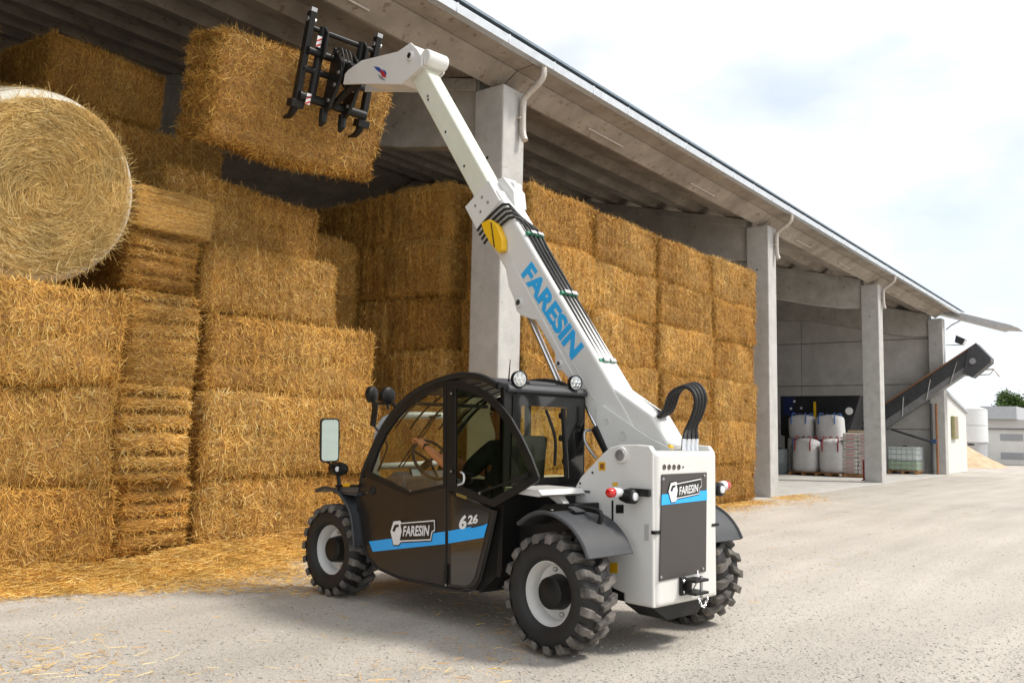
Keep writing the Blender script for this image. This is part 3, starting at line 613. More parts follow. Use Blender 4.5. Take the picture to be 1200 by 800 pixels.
# ---- wheels
def wheel(cx, cy, side, steer=0.0):
    """side -1: outer face towards -x"""
    wroot = bpy.data.objects.new('wheel', None); COL.objects.link(wroot); wroot.parent = TH; wroot.location = (cx, cy, TRAD); wroot.rotation_euler = (0, 0, steer + (0 if side < 0 else math.pi)); wroot.empty_display_size = .1
    h = TW/2
    prof = [(-h*.55, .205), (-h*.80, .215), (-h*.97, .25), (-h*1.0, .29), (-h*.95, .325), (-h*.86, .350), (-h*.4, .357), (0, .359), (h*.4, .357), (h*.86, .350), (h*.95, .325), (h, .29), (h*.97, .25), (h*.8, .215), (h*.55, .205)]
    m = MB(); m.lathe(prof, 56, 'x'); ty_ = m.build('tyre', RUBBER, wroot, smooth=True, angle=60)
    lug = MB(); nl_ = 19
    for sd in (-1, 1):
        for k in range(nl_):
            a0 = 2*math.pi*(k + (.5 if sd > 0 else 0))/nl_
            # lug runs from the shoulder to the centre, kinked, leaning the same way on both halves (chevron)
            stn = [(1.03, 0.0, .088, .325, .372), (.92, .012, .088, .345, .390), (.55, .055, .080, .35, .393), (.42, .105, .072, .352, .394), (.02, .155, .062, .354, .394)]
            vv = []
            for (fx, da, wa, r0, r1) in stn:
                for (aa, rr) in ((a0+da-wa, r0), (a0+da+wa, r0), (a0+da+wa*.80, r1), (a0+da-wa*.80, r1)):
                    vv.append((sd*h*fx, rr*math.cos(aa), rr*math.sin(aa)))
            ff = [(0, 1, 2, 3), (16, 19, 18, 17)]
            for q in range(4):
                b = q*4
                for j in range(4): ff.append((b+j, b+(j+1) % 4, b+4+(j+1) % 4, b+4+j))
            lug.add(vv, ff)
    lo = lug.build('tread', TREAD, ty_, bevel=.004, seg=1); lo['kind'] = 'stuff'
    m = MB(); m.lathe([(-h*.62, .232), (-h*.70, .228), (-h*.70, .205), (-h*.52, .198), (-h*.40, .185), (-h*.05, .178), (h*.02, .150), (h*.02, .09), (h*.02, .0)], 48, 'x'); rim = m.build('rim', WHITE, wroot, smooth=True, angle=50)
    m = MB(); m.lathe([(h*.03, .118), (-h*.28, .112), (-h*.62, .104), (-h*.68, .092), (-h*.68, .0)], 32, 'x'); m.build('hub', BLACK, wroot, smooth=True, angle=40)
    for k in range(6):
        a = 2*math.pi*k/6+.3
        m = MB(); m.lathe([(h*.02, .017), (-h*.12, .017), (-h*.14, .012), (-h*.14, 0)], 6, 'x', (0, .148*math.cos(a), .148*math.sin(a))); m.build('wheel_nut', STEEL, rim)
    return wroot
XW = .91-TW/2
wheel(-XW, 0, -1); wheel(XW, 0, 1); wheel(-XW, WB, -1, R(3)); wheel(XW, WB, 1, R(3))
for y in (0, WB):
    m = MB(); m.tube([(-XW+.05, y, TRAD), (XW-.05, y, TRAD)], .075, 14); m.box((0, y, TRAD), (.34, .26, .24)); m.build('axle', BLACK, TH, smooth=True, angle=40)
# ---- chassis
m = MB(); m.prism([(-.40, .34), (2.95, .34), (3.0, .62), (2.3, .72), (-.2, .78)], -.30, .34, 'x'); m.build('chassis_beam', BLACK, TH, bevel=.02)
LX = -.35
side = yz([(766, 713), (740, 699), (720, 690), (690, 672), (674, 640), (673, 600), (674, 570), (680, 559), (690, 548), (698, 540), (706, 531), (714, 524), (726, 521), (746, 520.5), (757, 523), (764, 530)], LX)
side[0] = (-.47, side[0][1]); side[-1] = (-.462, side[-1][1]); side[-2] = (-.43, side[-2][1]+.006)
m = MB(); m.prism(side, LX, LX+.05, 'x'); lp = m.build('side_plate', WHITE, TH, bevel=.012, seg=3)
rs = [(y, z) for y, z in side]
m = MB(); m.prism(rs, .36, .405, 'x'); m.build('side_plate', WHITE, TH, bevel=.012, seg=3)
# rear box with rounded vertical edges
bw = []
for (cx, sg) in ((LX+.052, -1), (.353, 1)):
    pass
rz0, rz1 = .30, 1.335
pl = []
for k in range(7):
    a = math.pi + math.pi/2*k/6; pl.append((LX+.055+.055*math.cos(a)+.0, -.425+.055*math.sin(a)))
for k in range(7):
    a = -math.pi/2 + math.pi/2*k/6; pl.append((.355+.055*math.cos(a)-.0, -.425+.055*math.sin(a)))
pl = [(x*.995+(.0), y) for x, y in pl] + [(.405, -.20), (LX-.0, -.20)]
m = MB(); m.prism([(x, y-.004) for x, y in pl], rz0, rz1, 'z'); body = m.build('rear_body', WHITE, TH, bevel=.035, seg=4)
m = MB(); m.box((.02, -.02, .62), (.60, .40, .5)); m.build('engine_bay', BLACK, TH)
YR = -.486
# dark rear panel with blue stripe and emblem
pn = xz([(775, 555.5), (827.5, 553), (826.5, 669), (772, 681)], YR)
m = MB(); m.prism(pn, YR, YR-.008, 'y'); panel = m.build('rear_panel', mat('panel_grey', (.055, .048, .045), .35, noise=.06), TH, bevel=.003)
st = xz([(774.2, 579), (827.2, 574), (827.2, 585.5), (773.8, 591.5)], YR)
m = MB(); m.prism(st, YR-.009, YR-.0105, 'y'); m.build('blue_stripe', BLUE, panel)
def emblem(parent, pts, kind, d, nrm, txt_c, txt_w, txt_h, xd, ud, pl):
    """lozenge nameplate: white outline, black field, white horse-head hexagon, lettering. pl maps px -> local 2-D on its plane"""
def plate(pts2, depth0, depth1, ax, name, material, parent):
    m = MB(); m.prism(pts2, depth0, depth1, ax); return m.build(name, material, parent)
def nameplate(parent, u, v, mapf, ax, base, sgn, wid):
    """logo drawn in a unit frame (u right, v up) 4.3 x 1.2, placed by mapf"""
    W_ = lambda p: [mapf(a, b) for a, b in p]
    d = lambda k: base + sgn*k*.0014
    hexo = [(.0, .62), (.28, 1.22), (.95, 1.28), (1.05, 1.15), (4.25, 1.35), (4.3, .75), (4.05, .62), (3.95, .18), (1.1, .02), (.85, -.18), (.35, -.18)]
    k_ = plate(W_(inset(hexo, -.07)), d(0), d(1), ax, 'nameplate', DECK, parent)
    plate(W_(hexo), d(1.2), d(2.2), ax, 'white_border', DECW, k_)
    plate(W_([(.98, .10), (3.9, .255), (3.99, .68), (4.235, .80), (4.195, 1.275), (1.0, 1.08), (1.15, .65)]), d(2.4), d(3.4), ax, 'black_field', DECK, k_)
    plate(W_([(.2, .66), (.42, 1.02), (.8, 1.06), (.86, .92), (.58, .86), (.44, .6)]), d(2.4), d(3.4), ax, 'horse_head', DECK, k_)
    return k_, d
# rear nameplate
p0 = np.array(TY(783.2, 585.5, YR-.011)); p1 = np.array(TY(821.5, 574.0, YR-.011)); sc = np.linalg.norm(p1-p0)/4.3
k_, d = nameplate(panel, 0, 0, lambda a, b: (p0[0]+a*sc, p0[2]+b*sc+a*sc*.03), 'y', YR-.011, -1, sc)
text('lettering', 'FARESIN', DECW, k_, (p0[0]+2.55*sc, d(3.6), p0[2]+.70*sc), (1, 0, .07), (0, 0, 1), 2.5*sc, .62*sc, .12, .015, .001)
for (a, b) in ((777, 561), (825, 557), (774.5, 676), (823.5, 666)):
    c = TY(a, b, YR-.008); m = MB(); m.lathe([(0, .010), (-.006, .010), (-.008, 0)], 12, 'y', c); m.build('bolt', STEEL, panel)
for k in range(4):
    c = TY(778.5+5.7*k, 547, YR); m = MB(); m.lathe([(-.001, .0), (-.001, .0145), (.002, .0165), (-.004, .0185), (-.004, .0145)], 18, 'y', (c[0], c[1]+.002, c[2])); m.build('vent_hole', mat('vent_dark', (.09, .075, .065), .6), body)
c = TY(800.5, 547, YR); m = MB(); m.lathe([(-.003, 0), (-.003, .007), (.0, .007)], 12, 'y', c); m.build('vent_hole', DECK, body)
# slots in the plate
def slot(pts, x, name, par, material=DECK):
    p = yz(pts, x); m = MB(); m.prism(p, x-.001, x-.0035, 'x'); return m.build(name, material, par)
slot([(717, 586), (719, 586), (719, 617), (721, 617), (721, 622), (717, 622)], LX, 'slot', lp)
slot([(722, 591), (731, 591), (731, 601), (722, 601)], LX, 'socket', lp)
slot([(755.5, 614), (760.5, 614), (760.5, 633), (755.5, 633)], LX, 'slot', lp, mat('slot_grey', (.42, .41, .39), .6))
m = MB(); pz = TY(768, 624, YR)[2]; m.box((-.30, -.470, pz), (.11, .036, .022)); m.build('latch_bar', BLACK, body)
m = MB(); m.box((.365, -.470, pz+.01), (.09, .036, .020)); m.build('latch_bar', BLACK, body)
sk = mat('sticker_yellow', (.75, .42, .01), .5)
slot([(702, 541), (709.5, 541), (709.5, 551), (702, 551)], LX, 'warning_sticker', lp, sk)
slot([(703.5, 543), (708, 543), (708, 549), (703.5, 549)], LX-.003, 'sticker_mark', lp, mat('sticker_mark', (.25, .09, .01), .6))
slot([(718, 565), (724, 565), (724, 569), (718, 569)], LX, 'warning_sticker', lp, sk)
slot([(715, 659), (724, 659), (724, 671), (715, 671)], LX, 'warning_sticker', lp, sk)
# boom pivot pin on the plate
c = TX(729, 533, LX); m = MB(); m.lathe([(0, .058), (-.018, .056), (-.022, .05), (-.022, .038)], 32, 'x', c); pv = m.build('pivot_boss', WHITE, lp, smooth=True, angle=40)
m = MB(); m.lathe([(-.014, .040), (-.030, .038), (-.032, 0)], 28, 'x', c); m.build('pivot_pin', STEEL, pv, smooth=True, angle=40)
for (a, b) in ((694.5, 553.5), (680, 566), (680, 572)):
    c = TX(a, b, LX); m = MB(); m.lathe([(0, .009), (-.004, .009), (-.004, 0)], 12, 'x', c); m.build('bolt', PLAS, lp)
# tail lights
def tail(x, y, z, sg):
    r_ = bpy.data.objects.new('tail_light', None); COL.objects.link(r_); r_.parent = TH; r_.location = (x, y, z); r_.empty_display_size = .05
    m = MB(); m.box((.045, -.05, .015), (.03, .17, .05)) if sg < 0 else m.box((-.06, -.02, .0), (.12, .03, .05)); m.build('bracket', BLACK, r_, bevel=.006)
    m = MB(); m.lathe([(.09, 0), (.09, .036), (.04, .05), (-.02, .05), (-.03, .034)], 20, 'y', (0, -.02, -.012)); hb = m.build('lamp_body', BLACK, r_, smooth=True)
    m = MB(); m.lathe([(-.045, .030), (-.055, .026), (-.06, 0)], 18, 'y', (0, -.0, -.012)); m.build('reverse_lens', CLEAR, r_, smooth=True)
    m = MB(); m.lathe([(0, .0), (.0, .030), (sg*.06, .036), (sg*.07, .030), (sg*.072, 0)], 20, 'x', (sg*.04, .05*(1 if sg < 0 else 0), .012)); m.build('indicator', CLEAR, r_, smooth=True)
    m = MB(); m.lathe([(0, .030), (sg*.05, .034), (sg*.07, .032), (sg*.085, .022), (sg*.088, 0)], 20, 'x', (sg*.075, .06*(1 if sg < 0 else 0), .012)); m.build('red_lens', REDL, r_, smooth=True)
    return r_
c = TX(738, 579, LX-.07); tail(c[0], c[1], c[2], -1)
c = TY(839, 571, -.42); tail(c[0]+.01, -.42, c[2], 1)
# hitch with chain
hz = TY(805, 685, YR)[2]; hx = TY(803, 685, YR)[0]
h_ = bpy.data.objects.new('tow_hitch', None); COL.objects.link(h_); h_.parent = TH; h_.location = (hx, YR, hz); h_.empty_display_size = .05
m = MB(); m.box((-.045, -.012, 0), (.06, .02, .12)); m.build('base_plate', BLACK, h_, bevel=.004)
m = MB(); m.box((.03, -.06, .042), (.16, .12, .018)); m.box((.03, -.06, -.042), (.16, .12, .018)); m.box((-.02, -.03, 0), (.03, .06, .075)); m.build('jaw', BLACK, h_, bevel=.004)
m = MB(); m.tube([(.06, -.09, -.09), (.06, -.09, .07)], .011, 10); m.build('pin', STEEL, h_, smooth=True)
for k in range(9):
    t = k/8; m = MB(); p = (.02+.10*t, -.10, -.085-.05*math.sin(math.pi*t)); m.lathe([(0.006*math.cos(a), .008+.003*math.sin(a)) for a in np.linspace(0, 2*math.pi, 7)[:-1]], 8, 'x' if k % 2 else 'y', p, closed=True); m.build('chain_link', CHROME, h_, smooth=True)
for (dx, dz) in ((-.05, .035), (-.05, -.035)):
    m = MB(); m.lathe([(-.02, .013), (-.03, .013), (-.034, .008), (-.034, 0)], 8, 'y', (dx, 0, dz)); m.build('bolt', CHROME, h_)
m = MB(); m.tube(smoothline([(.09, .0, -.04), (.10, -.03, .02), (.12, -.02, .07), (.15, .0, .085), (.16, .0, .02)], 16), .005, 6); m.build('cable', DECW, h_, smooth=True)
m = MB(); m.prism([(-.32, .30), (.34, .30), (.2, .2), (-.15, .2)], -.44, -.2, 'y'); m.build('underguard', BLACK, TH)
# ---- fenders
def fender(pts, x0, x1, par=None):
    m = MB(); m.strip(smoothline(pts, 20), x0, x1, .014, 'x', 1); f = m.build('mudguard', PLAS, TH, bevel=.004)
    f.data.shade_smooth(); f.data.set_sharp_from_angle(angle=R(40))
    lip = MB(); lip.tube([(x0, y, z+.004) for y, z in smoothline(pts, 20)], .012, 6); lip.build('rim_bead', PLAS, f, smooth=True)
    return f
rf = yz([(606.5, 614), (620, 604), (635, 600), (651, 604.5), (669, 618), (682, 637), (689, 655)], -.905)
for s_ in (-1, 1):
    f = fender(rf, s_*.905, s_*.44)
    m = MB(); m.prism([(-s_*0+.0, .0), (.12, .0), (.09, .10), (.03, .10)], 0, .012, 'z')
    o = m.build('mount_plate', PLAS, f, bevel=.003); o.location = (s_*.66-.06, -.10, .915); o.rotation_euler = (R(14), 0, 0)
    for (dx, dy) in ((-.16, .02), (-.08, -.16), (.1, -.16)):
        m = MB(); zz = .928 if dy > -.1 else .868; m.lathe([(0, .010), (.006, .010), (.008, 0)], 10, 'z', (s_*.66+dx, dy, zz)); m.build('bolt', STEEL, f)
fy = WB
ff_ = [(y, z) for y, z in yz([(370, 575), (381, 571), (394, 576), (404, 588), (411, 603), (414, 625), (415, 640)], -.905)]
for s_ in (-1, 1):
    fender(ff_, s_*.905, s_*.50)
# grab bar on the rear guard
b0 = TX(660, 598, -.60); b1 = TX(698, 598, -.60); b2 = TX(703, 612, -.60)
m = MB(); m.tube(smoothline([b0, (b0[0], (b0[1]+b1[1])/2, b1[2]+.006), b1, ((b2[0]), b2[1]-.01, (b1[2]+b2[2])/2+.02), b2], 18), .018, 10); gb = m.build('grab_bar', BLACK, TH, smooth=True)
m = MB(); q0 = TX(667, 597.5, -.60); q1 = TX(677, 597.5, -.60); m.tube([q0, q1], .0195, 10); m.build('yellow_label', sk, gb, smooth=True)
# ---- cab
SX, CXR, YB = -.82, .06, .52
arch = smoothline([(2.285, .74), (2.27, 1.03), (2.165, 1.22), (2.01, 1.435), (1.82, 1.61), (1.57, 1.75), (1.3, 1.83), (1.02, 1.865), (.78, 1.845), (.60, 1.78)], 34)
# lower door halves: front fixed panel and rear door
low = yz([(420, 585), (420, 605), (424, 638), (431, 653), (441, 664), (468, 676), (522, 687)], SX) + yz([(522, 571), (478, 580), (432, 556), (424, 560)], SX)
m = MB(); m.prism(low, SX, SX+.035, 'x'); fp = m.build('side_panel', DOORB, TH, bevel=.006)
rd = yz([(524.5, 688), (548, 690), (556, 687), (561, 679), (571, 640), (580.5, 598), (524.5, 575)], SX)
m = MB(); m.prism(rd, SX-.002, SX+.03, 'x'); door = m.build('door', DOORB, TH, bevel=.006)
inn = yz([(529, 684), (546, 686), (552, 683), (556.5, 676), (566, 640), (574, 601), (529, 580)], SX-.0025)
m = MB(); m.prism(inn, SX-.003, SX-.006, 'x'); m.build('door_skin', mat('dark_gloss', (.02, .017, .015), .12, coat=.6), door)
m = MB(); m.tube([(SX-.004, *p) for p in yz([(421, 605), (425, 639), (432, 654), (442, 665.5), (469, 677.5), (522, 688.5), (548, 692), (557, 689), (563, 680), (573, 640), (582, 598)], SX-.004)], .009, 6); m.build('seal', RUBBER, TH, smooth=True)
for (p, a) in (((521.5, 666), 0), ((522, 676), 0), ((523, 685), 0)):
    c = TX(*p, SX-.004); m = MB(); m.lathe([(0, .010), (-.006, .010), (-.007, 0)], 10, 'x', c); m.build('hinge_bolt', STEEL, door)
m = MB(); c = TX(524, 672, SX); m.box((SX-.012, c[1], c[2]), (.02, .035, .14)); m.build('hinge', BLACK, door, bevel=.003)
# blue stripe
for par, pts in ((fp, [(432.5, 634), (521.8, 622.4), (521.8, 637), (437, 646)]), (door, [(525.5, 621.9), (571.5, 613), (567, 629.5), (525.5, 636.4)])):
    xx = SX-.0065 if par is door else SX
    p = yz(pts, xx); m = MB(); m.prism(p, xx-.0008, xx-.0022, 'x'); m.build('blue_stripe', BLUE, par)
q0 = TX(457.5, 634.2, SX-.003); q1 = TX(510, 619, SX-.003); sc = math.hypot(q1[1]-q0[1], 0)/4.3
k_, d = nameplate(fp, 0, 0, lambda a, b: (q0[1]-a*sc, q0[2]+b*sc+a*sc*.075), 'x', SX-.003, -1, sc)
text('lettering', 'FARESIN', DECW, k_, (d(3.6), q0[1]-2.55*sc, q0[2]+.70*sc+2.55*sc*.075), (0, -1, .11), (0, 0, 1), 2.55*sc, .62*sc, .12, .025, .001)
c = TX(542.5, 611.5, SX-.008); text('lettering', '6', DECW, door, c, (0, -1, .16), (0, 0, 1), .085, .105, .1, .04, .0015)
c = TX(554, 608.2, SX-.008); text('lettering', '26', DECW, door, c, (0, -1, .16), (0, 0, 1), .112, .066, .1, .035, .0015)
p = yz([(552, 617), (569.5, 612.6), (568.5, 614.3), (553, 618.4)], SX-.0075); m = MB(); m.prism(p, SX-.009, SX-.0105, 'x'); m.build('script_mark', DECK, door)
c = TX(437, 574.5, SX); m = MB(); m.lathe([(0, .038), (-.010, .036), (-.012, .027), (-.004, .024), (-.004, 0)], 28, 'x', c); m.build('grommet', RUBBER, fp, smooth=True)
c = TX(430, 577, SX); m = MB(); m.lathe([(0, .006), (-.004, .006), (-.004, 0)], 10, 'x', c); m.build('bolt', STEEL, fp)
# arch frame (outer tube of the cab side) and window frames
m = MB(); ai = [(y, z) for y, z in arch[8:]]
m.tube([(SX+.022, y, z) for y, z in arch], .028, 8); m.build('arch_frame', BLACK, TH, smooth=True)
m = MB(); m.tube([(CXR-.02, y, z) for y, z in arch], .026, 8); m.build('arch_frame', BLACK, TH, smooth=True)
fo = yz([(426, 557), (429, 545), (436, 525), (447, 503), (461, 483.5), (478, 467), (496, 455.5), (512, 449), (523, 446), (523, 510), (523, 571), (479, 581)], SX)
fi = yz([(433.5, 553), (436, 546), (442, 529), (452, 508), (465, 490), (480, 474.5), (496, 463), (510, 456.5), (519, 454), (519, 510), (519, 567), (479, 576)], SX)
m = MB(); m.ring(fo, fi, SX-.002, SX+.03, 'x'); wf = m.build('window_frame', BLACK, TH, bevel=.004)
m = MB(); m.prism(fi, SX+.012, SX+.016, 'x'); m.build('pane', GLS, wf)
ro = yz([(525.5, 446), (540, 446.5), (556, 451), (572, 459), (587, 472), (601, 490), (613, 511), (624, 534), (633, 558), (633, 563), (581, 594), (525.5, 574)], SX-.004)
ri = yz([(536, 455.5), (542, 456), (555, 460), (568.5, 467), (581.5, 479), (595, 496.5), (606, 515), (616, 537), (622.5, 555), (621, 559), (577.5, 584.5), (536, 566)], SX-.004)
m = MB(); m.ring(ro, ri, SX-.022, SX-.002, 'x'); ud = m.build('upper_door', BLACK, TH, bevel=.004)
m = MB(); m.prism(ri, SX-.014, SX-.010, 'x'); m.build('pane', GLD, ud)
for p in ((530.5, 461), (530.5, 552), (564, 577.5)):
    c = TX(*p, SX-.022); m = MB(); m.lathe([(0, .020), (-.014, .018), (-.017, .010), (-.017, 0)], 16, 'x', c); hg = m.build('hinge_knob', BLACK, ud, smooth=True)
    m = MB(); m.lathe([(-.017, .009), (-.021, .008), (-.021, 0)], 10, 'x', c); m.build('hinge_bolt', STEEL, hg)
c0, c1 = TX(564, 576, SX-.03), TX(610, 560, SX-.03); m = MB(); m.tube([c0, c1], .007, 8); m.tube([TX(600, 563, SX-.03), TX(619, 556, SX-.035)], .020, 10); m.build('latch_rod', BLACK, ud, smooth=True)
m = MB(); m.tube(smoothline([TX(540, 553, SX-.02), TX(543.5, 556, SX-.05), TX(543, 565, SX-.05), TX(537, 568, SX-.02)], 12), .008, 8); m.build('handle', CLEAR, ud, smooth=True)
m = MB(); p = yz([(535, 577), (547, 581.2), (547, 585), (535, 580.5)], SX-.022); m.prism(p, SX-.023, SX-.0245, 'x'); m.build('yellow_label', mat('dull_yellow', (.22, .15, .03), .6), ud)
# B post
m = MB(); p0, p1 = TX(524, 447, SX), TX(524, 690, SX); m.box((SX+.03, (p0[1]+p1[1])/2, (p0[2]+p1[2])/2), (.05, .05, p0[2]-p1[2]-.03)); m.build('door_post', BLACK, TH, bevel=.005)
# roof: curved shell, rear visor and rail bars
rt_ = [p for p in arch if p[0] < 1.62] + [(YB-.01, 1.765)]
m = MB(); m.strip(rt_, SX+.03, CXR-.01, .03, 'x', 1 if True else -1); roof = m.build('roof', PLAS, TH, bevel=.008); roof.data.shade_smooth(); roof.data.set_sharp_from_angle(angle=R(40))
m = MB(); m.prism([(YB+.10, 1.815), (YB-.03, 1.79), (YB-.05, 1.755), (YB-.04, 1.73), (YB+.10, 1.77)], SX+.02, CXR, 'x'); m.build('visor', PLAS, roof, bevel=.01)
m = MB(); m.box(((SX+CXR)/2, YB+.1, 1.80), (.3, .16, .05)); m.build('hatch', PLAS, roof, bevel=.015)
for k in range(5):
    x = SX+.12+.16*k; pts = [p for p in arch if 1.05 < p[0] < 1.98]; m = MB(); m.tube([(x, y, z-.03) for y, z in pts], .009, 6); m.build('guard_bar', BLACK, roof, smooth=True)
for y, z in ((1.62, 1.66), (1.98, 1.42)):
    if y < 1.9: m = MB(); m.box(((SX+CXR)/2, y, z), (CXR-SX-.06, .04, .03)); m.build('cross_bar', BLACK, roof, bevel=.005)
# windscreen and right-hand window
ws = [p for p in arch if p[0] > 1.58 and p[1] > 1.0]
m = MB(); m.strip([(y-.012, z-.006) for y, z in ws], SX+.05, CXR-.04, .004, 'x', 1); wsn = m.build('windscreen', GLS, TH, smooth=True)
rw = [p for p in arch if p[1] > 1.02] + [(YB+.03, 1.70), (YB+.03, 1.02)]
m = MB(); m.prism(rw, CXR-.024, CXR-.020, 'x'); m.build('right_pane', GLS, TH)
m = MB(); m.prism([(2.28, .72), (2.26, 1.03), (YB+.02, 1.03), (YB+.02, .5), (2.2, .5)], CXR-.035, CXR-.008, 'x'); m.build('right_panel', BLACK, TH)
m = MB(); m.box((CXR-.02, 1.12, 1.42), (.03, .05, .82)); m.build('right_post', BLACK, TH)
# rear wall
xl, xr = SX+.0, CXR
wo = [(xl, 1.03), (xr, 1.03), (xr, 1.75), (xl, 1.77)]; wi = [(xl+.105, 1.10), (xr-.045, 1.10), (xr-.05, 1.655), (xl+.12, 1.655)]
m = MB(); m.ring(wo, wi, YB-.01, YB+.03, 'y'); rwf = m.build('rear_wall', BLACK, TH, bevel=.006)
m = MB(); m.prism([(xl+.09, 1.08), (xr-.03, 1.08), (xr-.03, 1.70), (xl+.10, 1.70)], YB-.016, YB-.012, 'y'); rg = m.build('rear_window', GLR, TH)
m = MB(); m.ring([(xl+.075, 1.065), (xr-.02, 1.065), (xr-.02, 1.715), (xl+.085, 1.715)], [(xl+.15, 1.115), (xr-.20, 1.115), (xr-.22, 1.64), (xl+.17, 1.64)], YB-.0185, YB-.0165, 'y'); m.build('printed_border', mat('frit', (.012, .012, .012), .12, coat=.5), rg)
for (a, b) in ((657, 487), (661, 540), (657, 513)):
    c = TY(a, b, YB-.02); m = MB(); m.lathe([(0, .026), (-.02, .024), (-.024, 0)], 14, 'y', c); m.build('window_hinge', BLACK, rg, smooth=True)
c0, c1 = TY(640, 480, YB-.04), TY(650, 545, YB-.04); m = MB(); m.tube(smoothline([c0, ((c0[0]+c1[0])/2+.03, c0[1]-.02, (c0[2]+c1[2])/2), c1], 14), .012, 8); m.build('wiper', BLACK, rg, smooth=True)
m = MB(); m.tube([TY(660, 478, YB-.05), TY(664, 560, YB-.05)], .020, 8); m.build('vertical_hose', BLACK, rg, smooth=True)
m = MB(); m.box((SX+.03, YB+.01, 1.40), (.06, .05, .74)); m.build('rear_post', BLACK, TH, bevel=.008)
m = MB(); m.box((CXR-.02, YB+.01, 1.40), (.05, .05, .74)); m.build('rear_post', BLACK, TH, bevel=.008)
# cab lower shell and black skirt behind the door
m = MB(); m.prism([(2.24, .46), (2.02, .31), (.75, .29), (.58, .42), (YB+.02, 1.0), (YB+.02, .42), (1.2, .36), (2.0, .42)], SX+.03, CXR-.04, 'x'); m.build('cab_floor', BLACK, TH)
m = MB(); m.box(((SX+CXR)/2, YB+.03, .74), (CXR-SX-.06, .04, .58)); m.build('cab_back', BLACK, TH)
sk_ = yz([(584, 598), (606, 612), (640, 590), (676, 590), (676, 640), (640, 660), (596, 690), (563, 694), (572, 650)], -.60)
m = MB(); m.prism(sk_, -.62, -.36, 'x'); skt = m.build('skirt', BLACK, TH, bevel=.008)
for p in ((591, 620), (567.5, 689), (551, 694), (590, 687)):
    c = TX(*p, -.621); m = MB(); m.lathe([(0, .009), (-.005, .009), (-.005, 0)], 10, 'x', c); m.build('bolt', STEEL, skt)
# white ledge under the rear window
m = MB(); m.prism([(YB-.005, 1.055), (.17, 1.055), (.13, 1.02), (.17, 1.005), (YB-.005, 1.02)], -.80, LX+.0, 'x'); m.prism([(.33, 1.004), (.20, 1.004), (.10, .90), (.12, .90)], -.56, -.50, 'x'); m.build('rear_ledge', WHITE, TH, bevel=.005)
m = MB(); m.box((-.2, .30, 1.03), (.30, .42, .02)); m.build('deck_plate', BLACK, TH)
# engine cover on the right-hand side
m = MB(); m.prism([(.55, .40), (2.1, .40), (2.2, .62), (2.1, .98), (1.5, 1.06), (.55, 1.06)], .44, .86, 'x'); m.build('engine_cover', WHITE, TH, bevel=.03, seg=3)
m = MB(); m.prism([(.56, .36), (2.14, .36), (2.1, .398), (.56, .398)], .44, .85, 'x'); m.build('engine_skirt', BLACK, TH, bevel=.01)
# ---- cab interior
m = MB(); m.prism([(2.12, .46), (2.12, 1.02), (1.95, 1.10), (1.82, 1.06), (1.80, .9), (1.92, .85), (1.95, .46)], -.70, -.06, 'x'); con = m.build('dashboard', mat('interior_grey', (.07, .075, .085), .55, noise=.1), TH, bevel=.02)
cc = TX(487, 577, -.55); m = MB(); m.box((-.55, 1.86, 1.085), (.11, .02, .085), Matrix.Rotation(R(-25), 3, 'X')); mo = m.build('display', BLACK, con, bevel=.004)
m = MB(); m.box((-.55, 1.848, 1.088), (.085, .004, .062), Matrix.Rotation(R(-25), 3, 'X')); m.build('screen', mat('lcd', (.55, .66, .70), .2), mo)
m = MB(); m.prism(yz([(463, 573), (477, 574.5), (477, 577.5), (463, 575.5)], SX+.06), SX+.06, SX+.10, 'x'); m.build('paper_card', DECW, con)
swc = Vector((-.46, 1.76, 1.20)); tilt = Matrix.Rotation(R(58), 3, 'X'); m = MB()
m.tube([swc + tilt @ Vector((.185*math.cos(a), .185*math.sin(a), 0)) for a in np.linspace(0, 2*math.pi, 33)], .014, 8, cap=False)
for a in (.5, 2.64, 4.71): m.tube([swc + tilt @ Vector((.0, .0, -.03)), swc + tilt @ Vector((.18*math.cos(a), .18*math.sin(a), 0))], .012, 6)
m.tube([swc + tilt @ Vector((0, 0, -.03)), swc + tilt @ Vector((0, 0, -.32))], .03, 10); m.build('steering_wheel', BLACK, TH, smooth=True)
m = MB(); m.prism([(.72, .72), (1.22, .74), (1.24, .84), (.74, .84)], -.66, -.20, 'x'); stt = m.build('seat', mat('seat_cloth', (.03, .03, .033), .9, noise=.2), TH, bevel=.04, seg=3)
m = MB(); m.prism([(.70, .80), (.82, .80), (.74, 1.42), (.64, 1.42)], -.66, -.20, 'x'); m.build('backrest', MATS['seat_cloth'], stt, bevel=.035, seg=3)
m = MB(); m.box((-.43, .98, .58), (.36, .42, .3)); m.build('pedestal', BLACK, stt)
# grey tubular guard ahead of the screen, wiper arms, inside grab handle
m = MB(); m.tube(smoothline([(-.62, 2.33, .95), (-.62, 2.33, 1.35), (-.60, 2.29, 1.50), (-.50, 2.26, 1.56), (-.2, 2.25, 1.58), (.05, 2.25, 1.58)], 26), .032, 10); m.tube([(-.62, 2.33, 1.12), (.05, 2.33, 1.14)], .028, 10)
m.build('front_guard', mat('guard_grey', (.33, .36, .37), .35, noise=.05), TH, smooth=True)
m = MB(); m.tube([(-.52, 2.14, 1.12), (-.34, 1.92, 1.56)], .007, 6); m.tube([(-.48, 2.14, 1.12), (-.30, 1.92, 1.56)], .006, 6); m.tube([(-.36, 1.93, 1.56), (-.26, 1.90, 1.58)], .012, 6); m.build('wiper', BLACK, TH)
m = MB(); m.tube(smoothline([TX(443, 552, SX+.10), TX(453, 527, SX+.14), TX(453, 519, SX+.14), TX(447, 515, SX+.12), TX(443, 525, SX+.04)], 18), .009, 8); m.build('inner_grab_bar', BLACK, TH, smooth=True)
